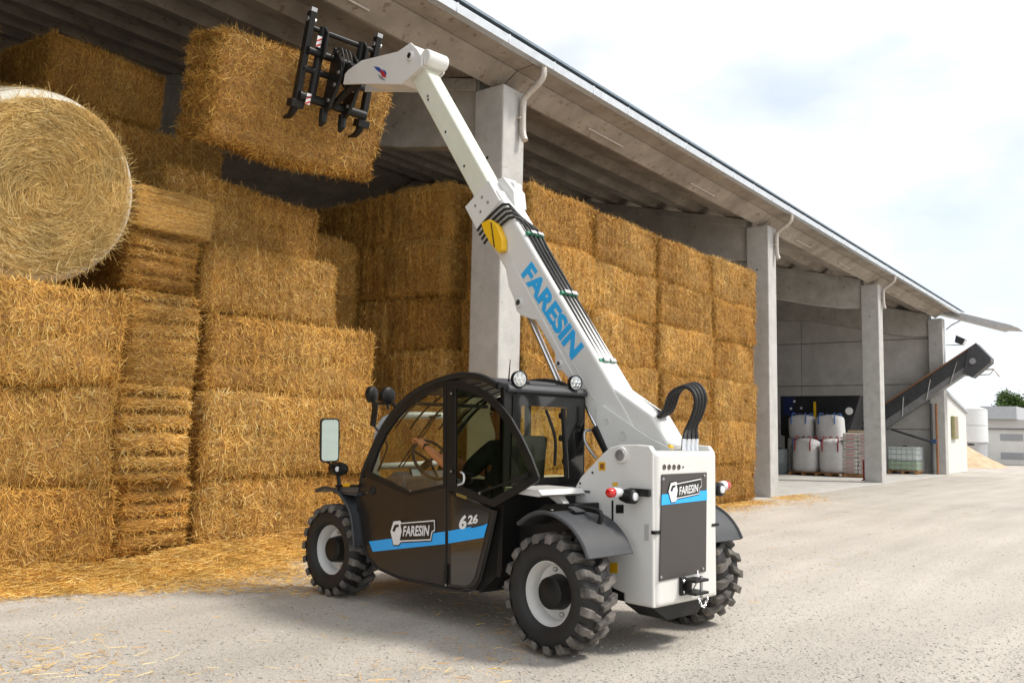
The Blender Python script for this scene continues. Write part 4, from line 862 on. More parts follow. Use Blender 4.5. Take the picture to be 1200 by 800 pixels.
# ---- lamps, aerial, mirrors
def worklamp(c, face, rr, parent, back=False):
    """round lamp looking along face"""
    z = Vector(face).normalized(); q = z.to_track_quat('Y', 'Z').to_matrix()
    r_ = bpy.data.objects.new('work_lamp', None); COL.objects.link(r_); r_.parent = parent; r_.matrix_local = Matrix.Translation(c) @ q.to_4x4(); r_.empty_display_size = .05
    m = MB(); m.lathe([(-.036, 0), (-.034, rr*.6), (-.018, rr*.95), (.02, rr), (.026, rr*.92), (.02, rr*.86)], 28, 'y'); m.build('housing', BLACK, r_, smooth=True, angle=50)
    m = MB(); m.lathe([(.018, rr*.88), (.022, rr*.5), (.023, 0)], 24, 'y'); ln = m.build('lens', mat('lamp_glass', (.62, .66, .66), .1, .4, coat=.6), r_, smooth=True)
    for k in range(7):
        a = k*2*math.pi/6; rr2 = rr*.52 if k < 6 else 0
        m = MB(); m.lathe([(.0225, rr*.2), (.027, rr*.15), (.027, 0)], 10, 'y', (rr2*math.cos(a), 0, rr2*math.sin(a))); m.build('led', CHROME, ln)
    m = MB(); m.tube([(0, -.01, -rr*.98), (0, -.015, -rr-.045)], .011, 8); m.build('stalk', BLACK, r_)
c = TY(608, 444, YB-.04); worklamp(c, (-.30, -1, -.05), .062, TH)
c = TY(673.5, 448.5, YB-.04); worklamp(c, (-.25, -1, -.05), .060, TH)
m = MB(); m.tube([TY(596, 447, YB+.02), TY(598, 421, YB+.02)], [.007, .003], 6); m.build('aerial', BLACK, TH)
c = TX(440, 462, -.78); worklamp((c[0], c[1]+.05, c[2]), (-.35, 1, .0), .072, TH)
c = TX(456, 463, -.70); worklamp((c[0], c[1]+.02, c[2]), (.0, 1, .05), .072, TH)
m = MB(); m.tube([TX(438, 472, -.78), TX(461, 473, -.66)], .010, 8); m.tube([TX(461, 473, -.66), TX(468, 484, -.76)], .016, 8); m.build('lamp_bar', BLACK, TH, smooth=True)
c = TX(438.5, 486, -.80); m = MB(); m.box(c, (.02, .075, .20), Matrix.Rotation(R(8), 3, 'X')); mm = m.build('side_mirror', BLACK, TH, bevel=.01)
m = MB(); m.tube(smoothline([(c[0], c[1], c[2]-.09), (c[0]+.02, c[1]-.05, c[2]-.14), TX(447, 506, -.80)], 10), .009, 6); m.build('mirror_stalk', BLACK, mm)
# big front-left mirror, headlamp and bracket on the front guard
def frame_pts(px, x): return [TX(a, b, x) for a, b in px]
mc = Vector(TX(386.5, 515.5, -1.02)); r_ = bpy.data.objects.new('wing_mirror', None); COL.objects.link(r_); r_.parent = TH; r_.location = mc; r_.rotation_euler = (R(2), R(-2), R(-24)); r_.empty_display_size = .1
def rrect(w_, h_, rd_, n=5):
    o = []
    for cx, cz, a0 in ((w_/2-rd_, h_/2-rd_, 0), (-w_/2+rd_, h_/2-rd_, 90), (-w_/2+rd_, -h_/2+rd_, 180), (w_/2-rd_, -h_/2+rd_, 270)):
        for k in range(n): a = R(a0+90*k/(n-1)); o.append((cx+rd_*math.cos(a), cz+rd_*math.sin(a)))
    return o
m = MB(); m.prism(rrect(.165, .375, .035), -.012, .045, 'y'); m.build('shell', BLACK, r_, bevel=.008)
m = MB(); m.prism(rrect(.140, .350, .028), -.013, -.016, 'y'); m.build('mirror_glass', MIRR, r_)
a0, a1, a2 = Vector(TX(382, 540, -1.0)), Vector(TX(389, 545, -.95)), Vector(TX(396, 547, -.88))
m = MB(); m.tube([mc+Vector((.0, .02, -.17)), a0, a1, a2], .010, 8); m.build('mirror_arm', BLACK, TH, smooth=True)
c = Vector(TX(397, 549, -.86)); m = MB(); m.lathe([(-.09, 0), (-.085, .045), (-.04, .058), (.07, .062), (.085, .055), (.085, 0)], 20, 'y', c); hl = m.build('head_lamp', BLACK, TH, smooth=True, angle=50)
c2 = Vector(TX(391, 549, -.92)); m = MB(); m.lathe([(-.03, 0), (-.025, .04), (.02, .045), (.02, 0)], 18, 'y', c2+Vector((0, -.03, 0))); m.build('lamp_pod', BLACK, hl, smooth=True, angle=50)
m = MB(); m.lathe([(-.05, .0), (-.047, .022), (-.03, .027)], 16, 'y', c2+Vector((0, -.012, 0))); m.build('pod_lens', CLEAR, hl, smooth=True)
m = MB(); m.tube([c+Vector((0, .01, -.05)), (c.x+.02, c.y, TX(398, 575, -.86)[2])], .018, 8); m.build('lamp_post', BLACK, TH)
m = MB(); e0 = TX(394, 569, -.85); e1 = TX(420, 569, -.85); m.tube([e0, e1], .012, 8); rr_ = m.build('front_rail', BLACK, TH)
m = MB(); m.tube([TX(403, 568.5, -.85), TX(411, 568.5, -.85)], .0145, 8); m.build('yellow_label', sk, rr_)
m = MB(); m.box((TX(404, 575, -.80)[0], (e0[1]+e1[1])/2, e0[2]-.05), (.16, abs(e0[1]-e1[1])*1.05, .03)); m.build('guard_top', PLAS, TH, bevel=.006)
# ---- boom: axis at 54 degrees in the y-z plane
BA = R(54.2); U = np.array([math.cos(BA), math.sin(BA)]); NN = np.array([-math.sin(BA), math.cos(BA)]); B0 = np.array([1.35, 2.60])
def bp(s, n): p = B0 + U*s + NN*n; return (float(p[0]), float(p[1]))
bl, br = .09, .34
def boxboom(name, x0, x1, poly, material, parent, bev):
    m = MB(); m.prism(poly, x0, x1, 'x'); return m.build(name, material, parent, bevel=bev, seg=4)
ob = boxboom('outer_boom', bl, br, [bp(1.135, .015), bp(1.0, .385), bp(-1.5, .435), bp(-1.95, .42), bp(-1.80, .20), bp(-1.62, .115)], BOOMW, TH, .03)
def crease(s0, s1, n, name='weld_seam'):
    m = MB(); m.tube([(bl-.001, *bp(s0, n-.05)), (bl-.001, *bp(s1, n+.02))], .0028, 5); return m.build(name, mat('seam_white', (.58, .58, .56), .5), ob)
crease(.85, -1.25, .20)
ib = boxboom('inner_boom', bl+.04, br-.04, [bp(3.02, .09), bp(3.02, .32), bp(.7, .32), bp(.7, .09)], mat('inner_boom_paint', (.68, .69, .58), .35, noise=.04, nscale=5, coat=.2), TH, .022)
for s_ in (1.55, 2.05, 2.55):
    c = (bl+.039, *bp(s_, .165)); m = MB(); m.lathe([(0, .013), (-.003, .013), (-.003, 0)], 12, 'x', c); m.build('wear_pad_hole', DECK, ib)
c = (bl+.036, *bp(2.58, .185)); m = MB(); m.lathe([(0, .014), (-.006, .014), (-.006, 0)], 12, 'x', c); m.build('bolt', STEEL, ib)
m = MB(); m.tube([(bl+.0385, *bp(1.2, .155)), (bl+.0385, *bp(2.95, .155))], .002, 5); m.build('weld_seam', MATS['seam_white'], ib)
# collar at the mouth of the outer boom
cl = boxboom('collar', bl-.012, br+.012, [bp(1.16, -.015), bp(1.13, .36), bp(.86, .36), bp(.86, -.015)], BOOMW, ob, .006)
for (s_, n) in ((1.06, .10), (1.06, .21), (.96, .12), (.96, .24)):
    c = (bl-.012, *bp(s_, n)); m = MB(); m.lathe([(0, .013), (-.005, .013), (-.006, 0)], 12, 'x', c); m.build('bolt', STEEL, cl)
m = MB(); p_ = bp(1.02, .42); m.lathe([(-.05, 0), (-.05, .055), (.05, .055), (.05, 0)], 20, 'x', (.30, *p_)); m.prism([bp(1.18, .36), bp(1.12, .44), bp(.92, .46), bp(.78, .39), bp(.8, .36)], .20, br+.012, 'x'); m.build('top_bracket', BOOMW, ob, bevel=.006)
# yellow guard on the underside corner
yg = [bp(.82, .10), bp(.77, .20), bp(.66, .245), bp(.50, .225), bp(.41, .17), bp(.43, .115), bp(.56, .085), bp(.72, .08)]
m = MB(); m.prism(yg, bl-.07, bl-.002, 'x'); ygo = m.build('hose_guard', YEL, ob, bevel=.012)
m = MB(); m.tube([(bl-.073, *bp(.72, .205)), (bl-.073, *bp(.50, .11))], .006, 6); m.build('guard_strap', BLACK, ygo)
# lettering
text('lettering', 'FARESIN', LBLUE, ob, (bl-.001, *bp(-.36, .275)), (0, *(-U+.045*NN)), (0, *(NN+.045*U)), .98, .172, .0, .045, .002)
# lug under the boom for the lift cylinder
lg = yz([(596, 335), (600, 349), (605, 364), (614, 372), (624, 373), (634, 384), (643, 400), (648, 420), (651, 430), (658, 438), (690, 470), (688, 440), (640, 360)], bl+.02)
lgp = [bp(.30, .06), bp(.14, .0), bp(.0, -.012), bp(-.10, -.045), bp(-.17, -.03), bp(-.27, .045), bp(-.33, .095), bp(-.40, .12), bp(-.52, .122), bp(-.66, .115), bp(-.72, .085), bp(-.765, .047), bp(-.82, .045), bp(-.87, .085), bp(-1.0, .105), bp(-1.0, .16), bp(.30, .16)]
m = MB(); m.prism(lgp, bl-.004, bl+.03, 'x'); m.prism(lgp, br-.03, br+.004, 'x')
lug_ = m.build('cylinder_lug', BOOMW, ob, bevel=.006)
for (s_, n, r0) in ((-.063, .019, .042), (-.794, .092, .028)):
    c = (bl-.004, *bp(s_, n)); m = MB(); m.lathe([(0, r0), (-.012, r0), (-.014, r0*.8), (-.014, r0*.62)], 22, 'x', c); bs = m.build('pin_boss', BOOMW, lug_, smooth=True, angle=40)
    m = MB(); m.lathe([(-.010, r0*.66), (-.012, 0)], 18, 'x', c); m.build('pin', PLAS, bs)
# base side plate
sp = [bp(-1.32, .22), bp(-1.345, .275), bp(-1.8, .495), bp(-2.0, .625), bp(-2.12, .55), bp(-2.04, .38), bp(-1.72, .12), bp(-1.42, .145)]
m = MB(); m.prism(sp, bl-.022, bl-.001, 'x'); bs_ = m.build('base_plate', BOOMW, ob, bevel=.006)
m = MB(); m.prism(sp, br+.001, br+.022, 'x'); m.build('base_plate', BOOMW, ob, bevel=.006)
for (s_, n, r0) in ((-1.48, .24, .024), (-1.66, .31, .036), (-1.9, .42, .045)):
    c = (bl-.022, *bp(s_, n)); m = MB(); m.lathe([(0, r0), (-.004, r0), (-.004, r0*.75), (-.001, r0*.7), (-.001, 0)], 20, 'x', c); m.build('plate_hole', MATS['seam_white'], bs_, smooth=True)
# top rear slope of the boom base
m = MB(); m.prism([bp(-1.2, .385), bp(-1.68, .60), bp(-1.95, .60), bp(-1.97, .42), bp(-1.5, .30)], bl+.006, br-.006, 'x'); m.build('base_cover', BOOMW, ob, bevel=.02)
# hoses along the top edge, wrapping round the mouth
CL = [.075, .033, -.001, -.036]
for k in range(4):
    xo = bl+.055+.05*k
    m = MB(); m.tube(smoothline([(bl-.016, *bp(.84-.055*k, -.01)), (bl-.018, *bp(.84-.055*k, .10)), (bl-.018, *bp(.80-.055*k, .36)), (bl+.01, *bp(.76-.055*k, .412)), (xo, *bp(.55-.02*k, .415)), (xo, *bp(.2, .415)), (xo, *bp(-.6, .415)), (xo, *bp(-1.28, .412))], 40), .0125, 7); m.build('hose', RUBBER, ob, smooth=True)
    m = MB(); m.tube([(xo, *bp(-1.27, .412)), (xo, *bp(-1.36, .43)), (xo+.02, *bp(-1.40, .46))], .015, 8); m.build('hose_fitting', CHROME, ob, smooth=True)
for s_ in (.40, -.30, -1.02):
    m = MB(); pc = bp(s_, .42); m.box((bl+.125, *pc), (.205, .03, .03), Matrix.Rotation(BA, 3, 'X')); cp = m.build('hose_clip', GREEN, ob, bevel=.004)
    for k in range(2):
        m = MB(); pc2 = bp(s_, .445); m.box((bl+.09+.085*k, *pc2), (.065, .034, .012), Matrix.Rotation(BA, 3, 'X')); m.build('clip_plate', STEEL, cp)
# hose loop to the rear body
for k in range(4):
    dx = .034*k; a = (bl+.075+.04*k, *bp(-1.36, .435)); L_ = [a]
    for (px, py) in ((778, 487), (793, 460), (808, 451.5), (818, 455), (823, 468), (819, 486), (812, 501)):
        y, z = TX(px-2+(k-1.5)*3.6, py+(1.5-k)*1.2, .16+dx)[1:]; L_.append((.16+dx, y, z))
    e = TY(801.5+5.0*k, 514, -.40); L_ += [e]
    m = MB(); m.tube(smoothline(L_, 40), .0165, 8); m.build('hose_loop', RUBBER, TH, smooth=True)
    g0 = TY(801+5.0*k, 527.5, -.40); m = MB(); m.tube([g0, (g0[0], g0[1], g0[2]+.03), e], [.020, .016, .0175], 8); m.build('loop_fitting', CHROME, TH, smooth=True)
m = MB(); m.tube([TY(784, 522, -.38), TY(788, 524, -.38)], .012, 8); m.build('oil_cap', YEL, TH)
# lift cylinder
a0_, a1_ = TX(611, 350, .2), TX(680, 506, .2)
m = MB(); m.tube([a0_, a1_], .030, 14); m.build('cylinder_rod', CHROME, TH, smooth=True)
q0, q1, q2 = Vector(TX(667, 436, .11)), Vector(TX(699.5, 501, .11)), Vector(TX(718, 538, .11))
m = MB(); m.tube([q0, q1], .021, 12); m.build('cylinder_rod', CHROME, TH, smooth=True)
m = MB(); m.tube([q1, q2], .048, 16); cb = m.build('cylinder_barrel', BLACK, TH, smooth=True, angle=40)
m = MB(); m.tube(smoothline([q1+Vector((-.05, .02, -.02)), q1+Vector((-.11, .03, -.03)), q1+Vector((-.11, .02, -.12)), q1+Vector((-.05, -.04, -.24))], 14), .012, 8); m.build('feed_pipe', STEEL, cb, smooth=True)
# gooseneck head
hx0, hx1 = bl-.03, br+.03
hp = yz([(402, 99), (404, 87), (408, 82), (423.5, 71), (466, 60.5), (481, 50), (488, 57), (494.5, 68), (493.5, 76.5), (483, 88), (469, 99), (421, 98.5)], hx0)
m = MB(); m.prism(hp, hx0, hx0+.022, 'x'); m.prism(hp, hx1-.022, hx1, 'x'); hd = m.build('boom_head', BOOMW, TH, bevel=.006, seg=3)
hc = [hp[3], hp[4], hp[5], hp[6], hp[7], hp[8], hp[9], hp[10], hp[11]]
m = MB(); m.prism(inset(hc, .01), hx0+.022, hx1-.022, 'x'); m.build('head_core', BOOMW, hd, bevel=.012)
c = TX(481, 66, hx0); m = MB(); m.lathe([(0, .052), (-.02, .050), (-.024, .036), (-.010, .030), (-.010, 0)], 26, 'x', c); pb = m.build('head_pin', BOOMW, hd, smooth=True, angle=40)
m = MB(); m.lathe([(-.011, .028), (-.026, .024), (-.026, 0)], 18, 'x', c); m.build('pin_end', DECK, pb)
pp = hp[5]; m = MB(); m.lathe([(0, 0), (0, .085), (hx1-hx0-.05, .085), (hx1-hx0-.05, 0)], 28, 'x', (hx0+.025, hp[7][0]-.01, hp[7][1]+.015)); m.build('head_cap', BOOMW, hd, bevel=.015)
# small bird-like sticker on the head
def stick(pts, nm, material, k=0):
    p = yz(pts, hx0); m = MB(); m.prism(p, hx0-.001-.0012*k, hx0-.002-.0012*k, 'x'); m.build(nm, material, hd)
stick([(438, 78), (444, 79), (450, 84), (446, 86), (441, 82)], 'sticker_blue', mat('st_blue', (.02, .07, .30), .5))
stick([(445, 82), (451, 85), (453, 91), (448, 90)], 'sticker_red', mat('st_red', (.45, .02, .02), .5), 1)
stick([(443, 87), (449, 91), (452, 95), (446, 93)], 'sticker_grey', mat('st_grey', (.25, .25, .27), .5), 2)
stick([(449, 81), (453, 85), (453, 89), (451, 86)], 'sticker_blue', MATS['st_blue'], 3)
# ------------------------------------------------------------------ bale grab carried by the boom
AY, AZ = np.array([4.36, 6.11]), np.array([.27, -.963]); AN = np.array([-.963, -.27])         # top of frame, down direction, towards the machine
GB = empty('bale_grab', tuple(TO), TYAW); tag(GB, 'black tubular bale grab on the boom head with red-white reflectors', 'bale grab')
def ap(x, s, n=0.0): p = AY + AZ*s + AN*n; return (x, float(p[0]), float(p[1]))
GX0, GX1 = -.27, .63
QM = Matrix(((1, 0, 0), (0, float(AN[0]), float(-AZ[0])), (0, float(AN[1]), float(-AZ[1]))))
def abox(mb, x, s, n, dx, ds, dn): return mb.box(ap(x, s, n), (dx, dn, ds), QM)
for x in (GX0, GX1):
    m = MB(); abox(m, x, .50, 0, .07, 1.02, .09); po = m.build('post', BLACK, GB, bevel=.006)
    m = MB(); abox(m, x, -.03, 0, .072, .045, .092); m.build('post_cap', STEEL, po)
    m = MB(); m.tube([ap(x-.05, .08, 0), ap(x+.06, .08, 0)], .03, 10); m.build('cylinder_eye', STEEL, po, smooth=True)
    # curved claw
    m = MB(); m.tube([ap(x, 1.02, .0), ap(x, 1.10, -.02), ap(x, 1.17, -.09), ap(x, 1.20, -.24)], [.05, .046, .036, .01], 8); m.build('claw', BLACK, GB, smooth=True)
    m = MB(); abox(m, x, 1.03, .0, .16, .09, .13); m.build('claw_bracket', BLACK, GB, bevel=.008)
for (s_, r0, n) in ((.16, .032, .0), (.42, .045, .06), (.62, .04, .02), (.93, .055, .04)):
    m = MB(); m.tube([ap(GX0, s_, n), ap(GX1, s_, n)], r0, 12); m.build('cross_tube', BLACK, GB, smooth=True)
for x in (GX0+.17, GX1-.20):
    m = MB(); m.tube([ap(x, .12, .02), ap(x, .96, .02)], .05, 10); m.build('ram', BLACK, GB, smooth=True)
    m = MB(); m.prism([(p[1], p[2]) for p in (ap(0, .10, .05), ap(0, .18, .15), ap(0, .46, .15), ap(0, .50, .05))], x-.015, x+.015, 'x'); m.build('gusset', BLACK, GB, bevel=.004)
for x in (.08, .34):
    m = MB(); m.prism([(p[1], p[2]) for p in (ap(0, .28, .03), ap(0, .46, .26), ap(0, .62, .30), ap(0, .98, .16), ap(0, 1.06, .06), ap(0, .95, .0))], x-.02, x+.02, 'x'); hk = m.build('hook_plate', BLACK, GB, bevel=.005)
    for (s_, n) in ((.58, .24), (.72, .2), (.9, .13)):
        m = MB(); c = ap(x-.02, s_, n); m.lathe([(0, .024), (-.012, .022), (-.014, 0)], 14, 'x', c); m.build('pin', STEEL, hk, smooth=True)
    m = MB(); m.tube([ap(x, 1.0, .03), ap(x, 1.14, .05), ap(x, 1.2, .02)], [.05, .05, .02], 8); m.build('lower_lug', BLACK, GB, smooth=True)
m = MB(); m.tube([ap(.16, .95, .06), ap(.21, .62, .44), ap(.21, .55, .66)], .04, 12); m.build('tilt_ram', BLACK, GB, smooth=True)
m = MB(); m.tube([ap(.21, .66, .40), ap(.21, .60, .55)], .022, 10); m.build('ram_rod', CHROME, GB, smooth=True)
m = MB(); m.prism([(p[1], p[2]) for p in (ap(0, .50, .22), ap(0, .44, .32), ap(0, .50, .42), ap(0, .66, .40), ap(0, .74, .28), ap(0, .62, .2))], .12, .30, 'x'); m.build('quick_coupler', BLACK, GB, bevel=.01)
for k in range(3):
    m = MB(); x = .02+.05*k; m.tube(smoothline([ap(x, .40, .08), ap(x+.04, .30, .20), ap(x+.07, .50, .28), ap(.1, .66, .2)], 14), .010, 6); m.build('hose', RUBBER, GB, smooth=True)
for (x, s_) in ((GX0+.10, .30), (GX0+.10, .95)):
    m = MB(); abox(m, x, s_, .09, .055, .125, .006); rf_ = m.build('reflector', DECW, GB)
    for k in (-.55, .75):
        m = MB(); cx_ = x; m.add([ap(cx_-.026, s_+.045*k+.035, .0935), ap(cx_-.026, s_+.045*k+.012, .0935), ap(cx_+.026, s_+.045*k-.022, .0935), ap(cx_+.026, s_+.045*k+.001, .0935)], [(0, 1, 2, 3)]); m.build('red_band', mat('reflector_red', (.55, .02, .02), .4), rf_)
# lifted bale
nb = np.array([-.963, -.27]); cpos = AY + AZ*1.07 - AN*(.20+BH/2+.01)
lm = Matrix(((1, 0, 0, 0), (0, float(AZ[0])*-1, float(AN[0]), 0), (0, float(AZ[1])*-1, float(AN[1]), 0), (0, 0, 0, 1)))
world = Matrix.Translation(tuple(TO)) @ Matrix.Rotation(TYAW, 4, 'Z') @ Matrix.Translation((-.03, float(cpos[0]), float(cpos[1]))) @ lm @ Matrix.Diagonal((.955, 1.0, 1.0, 1))
bale(None, 'tilted straw bale gripped high up by the black bale grab', 3, mtx=world)
#==REST==
# ------------------------------------------------------------------ driver
def skinned(name, joints, edges, material, parent=None, root=0, sub=2):
    me = bpy.data.meshes.new(name); me.from_pydata([j[0] for j in joints], edges, []); me.materials.append(material)
    o = bpy.data.objects.new(name, me); COL.objects.link(o); o.parent = parent
    sk_m = o.modifiers.new('skin', 'SKIN'); sk_m.use_smooth_shade = True
    layer = me.skin_vertices[0] if me.skin_vertices else None
    if layer is None:
        bpy.context.view_layer.objects.active = o; o.select_set(True); bpy.ops.mesh.customdata_skin_add(); layer = me.skin_vertices[0]
    for k, j in enumerate(joints):
        r_ = j[1] if isinstance(j[1], (tuple, list)) else (j[1], j[1]); layer.data[k].radius = r_; layer.data[k].use_root = (k == root)
    s = o.modifiers.new('sub', 'SUBSURF'); s.levels = sub; s.render_levels = sub
    return o
DO = Vector((-.44, 0, 0))
J = [((0, .92, .92), (.15, .11)), ((0, .90, 1.08), (.135, .10)), ((0, .88, 1.26), (.15, .10)), ((0, .90, 1.37), (.07, .06)), ((0, .92, 1.45), (.055, .055)), ((0, .945, 1.53), (.072, .085)), ((0, .945, 1.62), (.07, .085)), ((0, .935, 1.68), (.04, .05)),
     ((-.10, .95, .90), .09), ((-.14, 1.33, .92), .075), ((-.14, 1.45, .62), .055), ((-.14, 1.52, .46), .042), ((-.14, 1.66, .43), .035),
     ((.10, .95, .90), .09), ((.14, 1.33, .92), .075), ((.14, 1.45, .62), .055), ((.14, 1.52, .46), .042), ((.14, 1.66, .43), .035),
     ((-.15, .89, 1.31), .062), ((-.20, 1.12, 1.10), .046), ((-.20, 1.34, 1.17), .044), ((-.155, 1.66, 1.30), .030), ((-.145, 1.70, 1.315), .026), ((-.14, 1.755, 1.345), (.036, .020)),
     ((.15, .89, 1.31), .062), ((.20, 1.10, 1.10), .046), ((.18, 1.38, 1.12), .040), ((.12, 1.62, 1.20), .028), ((.11, 1.70, 1.22), (.035, .02)), ((.10, 1.76, 1.23), .016)]
Ed = [(0, 1), (1, 2), (2, 3), (3, 4), (4, 5), (5, 6), (6, 7), (0, 8), (8, 9), (9, 10), (10, 11), (11, 12), (0, 13), (13, 14), (14, 15), (15, 16), (16, 17), (2, 18), (18, 19), (19, 20), (20, 21), (21, 22), (22, 23), (2, 24), (24, 25), (25, 26), (26, 27), (27, 28), (28, 29)]
for k in range(4):                                   # fingers of the hand on the wheel, curled round the rim
    x = -.172+.024*k; b = len(J)
    J += [((x, 1.79, 1.368), .0105), ((x, 1.825, 1.372), .0095), ((x+.003, 1.835, 1.350), .0088), ((x+.004, 1.815, 1.333), .0075)]; Ed += [(23, b), (b, b+1), (b+1, b+2), (b+2, b+3)]
b = len(J); J += [((-.105, 1.735, 1.335), .012), ((-.095, 1.765, 1.320), .0105), ((-.105, 1.79, 1.318), .008)]; Ed += [(23, b), (b, b+1), (b+1, b+2)]
J = [(tuple(Vector(p)+DO), r_) for p, r_ in J]
DR = skinned('person', J, Ed, SKIN); DR.location = tuple(TO); DR.rotation_euler = (0, 0, TYAW)
tag(DR, 'person driving inside the cab, bare forearm with a watch, hand on the steering wheel', 'person')
sh_i = [0, 1, 2, 3, 18, 19, 24, 25]; sh_e = [(0, 1), (1, 2), (2, 3), (2, 4), (4, 5), (2, 6), (6, 7)]
def grow(j, f): r_ = j[1] if isinstance(j[1], (tuple, list)) else (j[1], j[1]); return (j[0], (r_[0]+f, r_[1]+f))
skinned('shirt', [grow(J[i], .028 if i != 3 else .004) for i in sh_i], sh_e, CLOTH, DR)
tr_i = [0, 8, 9, 10, 11, 13, 14, 15, 16]
skinned('trousers', [grow(J[i], .022) for i in tr_i], [(0, 1), (1, 2), (2, 3), (3, 4), (0, 5), (5, 6), (6, 7), (7, 8)], mat('trouser_cloth', (.05, .06, .09), .9, noise=.2), DR)
for i in (12, 17): skinned('shoe', [(tuple(Vector(J[i][0])+Vector((0, -.13, -.01))), (.042, .04)), (tuple(Vector(J[i][0])+Vector((0, -.05, -.015))), (.045, .036)), (tuple(Vector(J[i][0])+Vector((0, .06, -.025))), (.042, .026))], [(0, 1), (1, 2)], BLACK, DR, sub=1)
hc_ = Vector(J[6][0])
m = MB(); m.lathe([(.10*math.sin(t)+.005, .092*math.cos(t)) for t in np.linspace(-.15, math.pi/2, 8)], 18, 'z', hc_+Vector((0, -.012, -.005))); m.build('hair', HAIR, DR, smooth=True)
for s_ in (-1, 1):
    m = MB(); m.lathe([(-.006*math.cos(t), .011*math.sin(t)) for t in np.linspace(0, math.pi, 6)], 10, 'y', (hc_.x+s_*.03, hc_.y+.083, hc_.z-.035)); m.build('eye', DECK, DR, smooth=True)
    m = MB(); m.tube([(hc_.x+s_*.072, hc_.y-.01, hc_.z-.015), (hc_.x+s_*.082, hc_.y-.015, hc_.z-.04), (hc_.x+s_*.072, hc_.y-.005, hc_.z-.065)], [.010, .013, .008], 8); m.build('ear', SKIN, DR, smooth=True)
m = MB(); m.tube([(hc_.x, hc_.y+.082, hc_.z-.03), (hc_.x, hc_.y+.105, hc_.z-.065), (hc_.x, hc_.y+.08, hc_.z-.075)], [.009, .014, .008], 8); m.build('nose', SKIN, DR, smooth=True)
m = MB(); m.box((hc_.x, hc_.y+.082, hc_.z-.10), (.045, .01, .008)); m.build('mouth', mat('lip', (.35, .10, .08), .5), DR, bevel=.003)
m = MB(); wv = Vector(J[21][0]); wd_ = (Vector(J[22][0])-Vector(J[20][0])).normalized(); m.tube([wv-wd_*.012, wv+wd_*.012], .0335, 14, cap=False); m.box(wv+Vector((-.01, -.01, .030)), (.034, .034, .014)); m.build('watch', BLACK, DR, smooth=True, angle=40)

# ------------------------------------------------------------------ storage bay: big bags, sack pallet, tank, hopper, conveyor
def big_bag(loc, sx, sy, h, strap, label, seed, group='white big bags'):
    r_ = empty('big_bag', loc); tag(r_, label, 'big bag', group); g = np.random.default_rng(seed); nz_ = Noise(seed, 8, (2, 7))
    m = MB(); prof = [(.0, .86), (.03, .95), (.14, 1.0), (.5, 1.02), (.8, 1.0), (.90, .93), (.955, .72), (.985, .45), (1.0, .2)]; n = 36; vv = []
    for t, s in prof:
        for k in range(n):
            a = 2*math.pi*k/n; c, sn = math.cos(a), math.sin(a); e = 3.4; q = (abs(c)**e+abs(sn)**e)**(-1/e)
            p = np.array([[c*q*sx/2*s, sn*q*sy/2*s, t*h]]); w_ = .012*nz_(p*2)[0]+(.02*math.sin(a*9) if t > .9 else 0); vv.append((c*q*(sx/2*s+w_), sn*q*(sy/2*s+w_), t*h))
    ff = [(i*n+k, i*n+(k+1) % n, (i+1)*n+(k+1) % n, (i+1)*n+k) for i in range(len(prof)-1) for k in range(n)] + [tuple(range(n))[::-1], tuple((len(prof)-1)*n+k for k in range(n))]
    m.add(vv, ff); b_ = m.build('sack_body', BAGW, r_, smooth=True, angle=60)
    for sxg in (-1, 1):
        for syg in (-1, 1):
            x, y = sxg*sx*.5, syg*sy*.30
            m = MB(); m.tube([(x*1.04, y, h*.62), (x*1.045, y, h*.86), (x*.92, y, h*.97), (x*.8, y*.9, h*1.06), (x*.66, y*.55, h*1.03)], .022, 6); m.build('lifting_strap', strap, r_, smooth=True)
    return r_
big_bag((34.0, 11.42, .14), .95, .97, 1.27, REDC, 'white big bag with red straps on the pallet, next to the grey drum', 1)
big_bag((34.0, 10.38, .14), .95, .97, 1.27, REDC, 'white big bag with red straps on the pallet, next to the sack stack', 2)
big_bag((35.15, 11.9, .02), .95, .97, 1.32, BLUC, 'white big bag with blue straps under the slumped upper bag beside the pillar', 3)
big_bag((35.15, 10.85, .02), .95, .97, 1.32, BLUC, 'white big bag with blue straps under the upright upper bag', 4)
big_bag((35.15, 11.95, 1.36), .92, .95, .98, BLUC, 'upper white big bag with blue straps closest to the pillar', 5)
big_bag((35.15, 10.85, 1.36), .95, 1.02, .98, BLUC, 'upper white big bag with blue straps in front of the yellow bar', 6)
pt = empty('pallet', (34.0, 10.9, .02)); tag(pt, 'brown wooden pallet under the two red-strapped big bags', 'pallet')
for k in range(7):
    m = MB(); m.box((-.48+.16*k, 0, .105), (.12, 2.1, .022)); m.build('deck_board', WOOD, pt)
for k in range(5):
    m = MB(); m.box((0, -1.0+.5*k, .047), (1.1, .1, .09)); m.build('bearer', WOOD, pt)
dr = empty('drum', (33.9, 12.5, .02)); tag(dr, 'grey-green plastic drum beside the big bags', 'drum')
m = MB(); m.lathe([(0, 0), (0, .38), (.03, .4), (.4, .41), (.42, .425), (.44, .41), (.9, .40), (.95, .36), (.96, 0)], 28, 'z'); m.build('barrel', mat('drum_grey', (.22, .25, .25), .5, noise=.1), dr, smooth=True, angle=50)
m = MB(); m.lathe([(.96, .1), (1.0, .1), (1.0, 0)], 14, 'z', (.12, 0, 0)); m.build('lid', BLACK, dr)
ss = empty('sack_pallet', (34.1, 9.42, .02)); tag(ss, 'pallet stacked with white paper sacks printed in red', 'sack pallet')
m = MB(); m.box((0, 0, .06), (1.0, 1.1, .10)); m.build('pallet_base', WOOD, ss, bevel=.01)
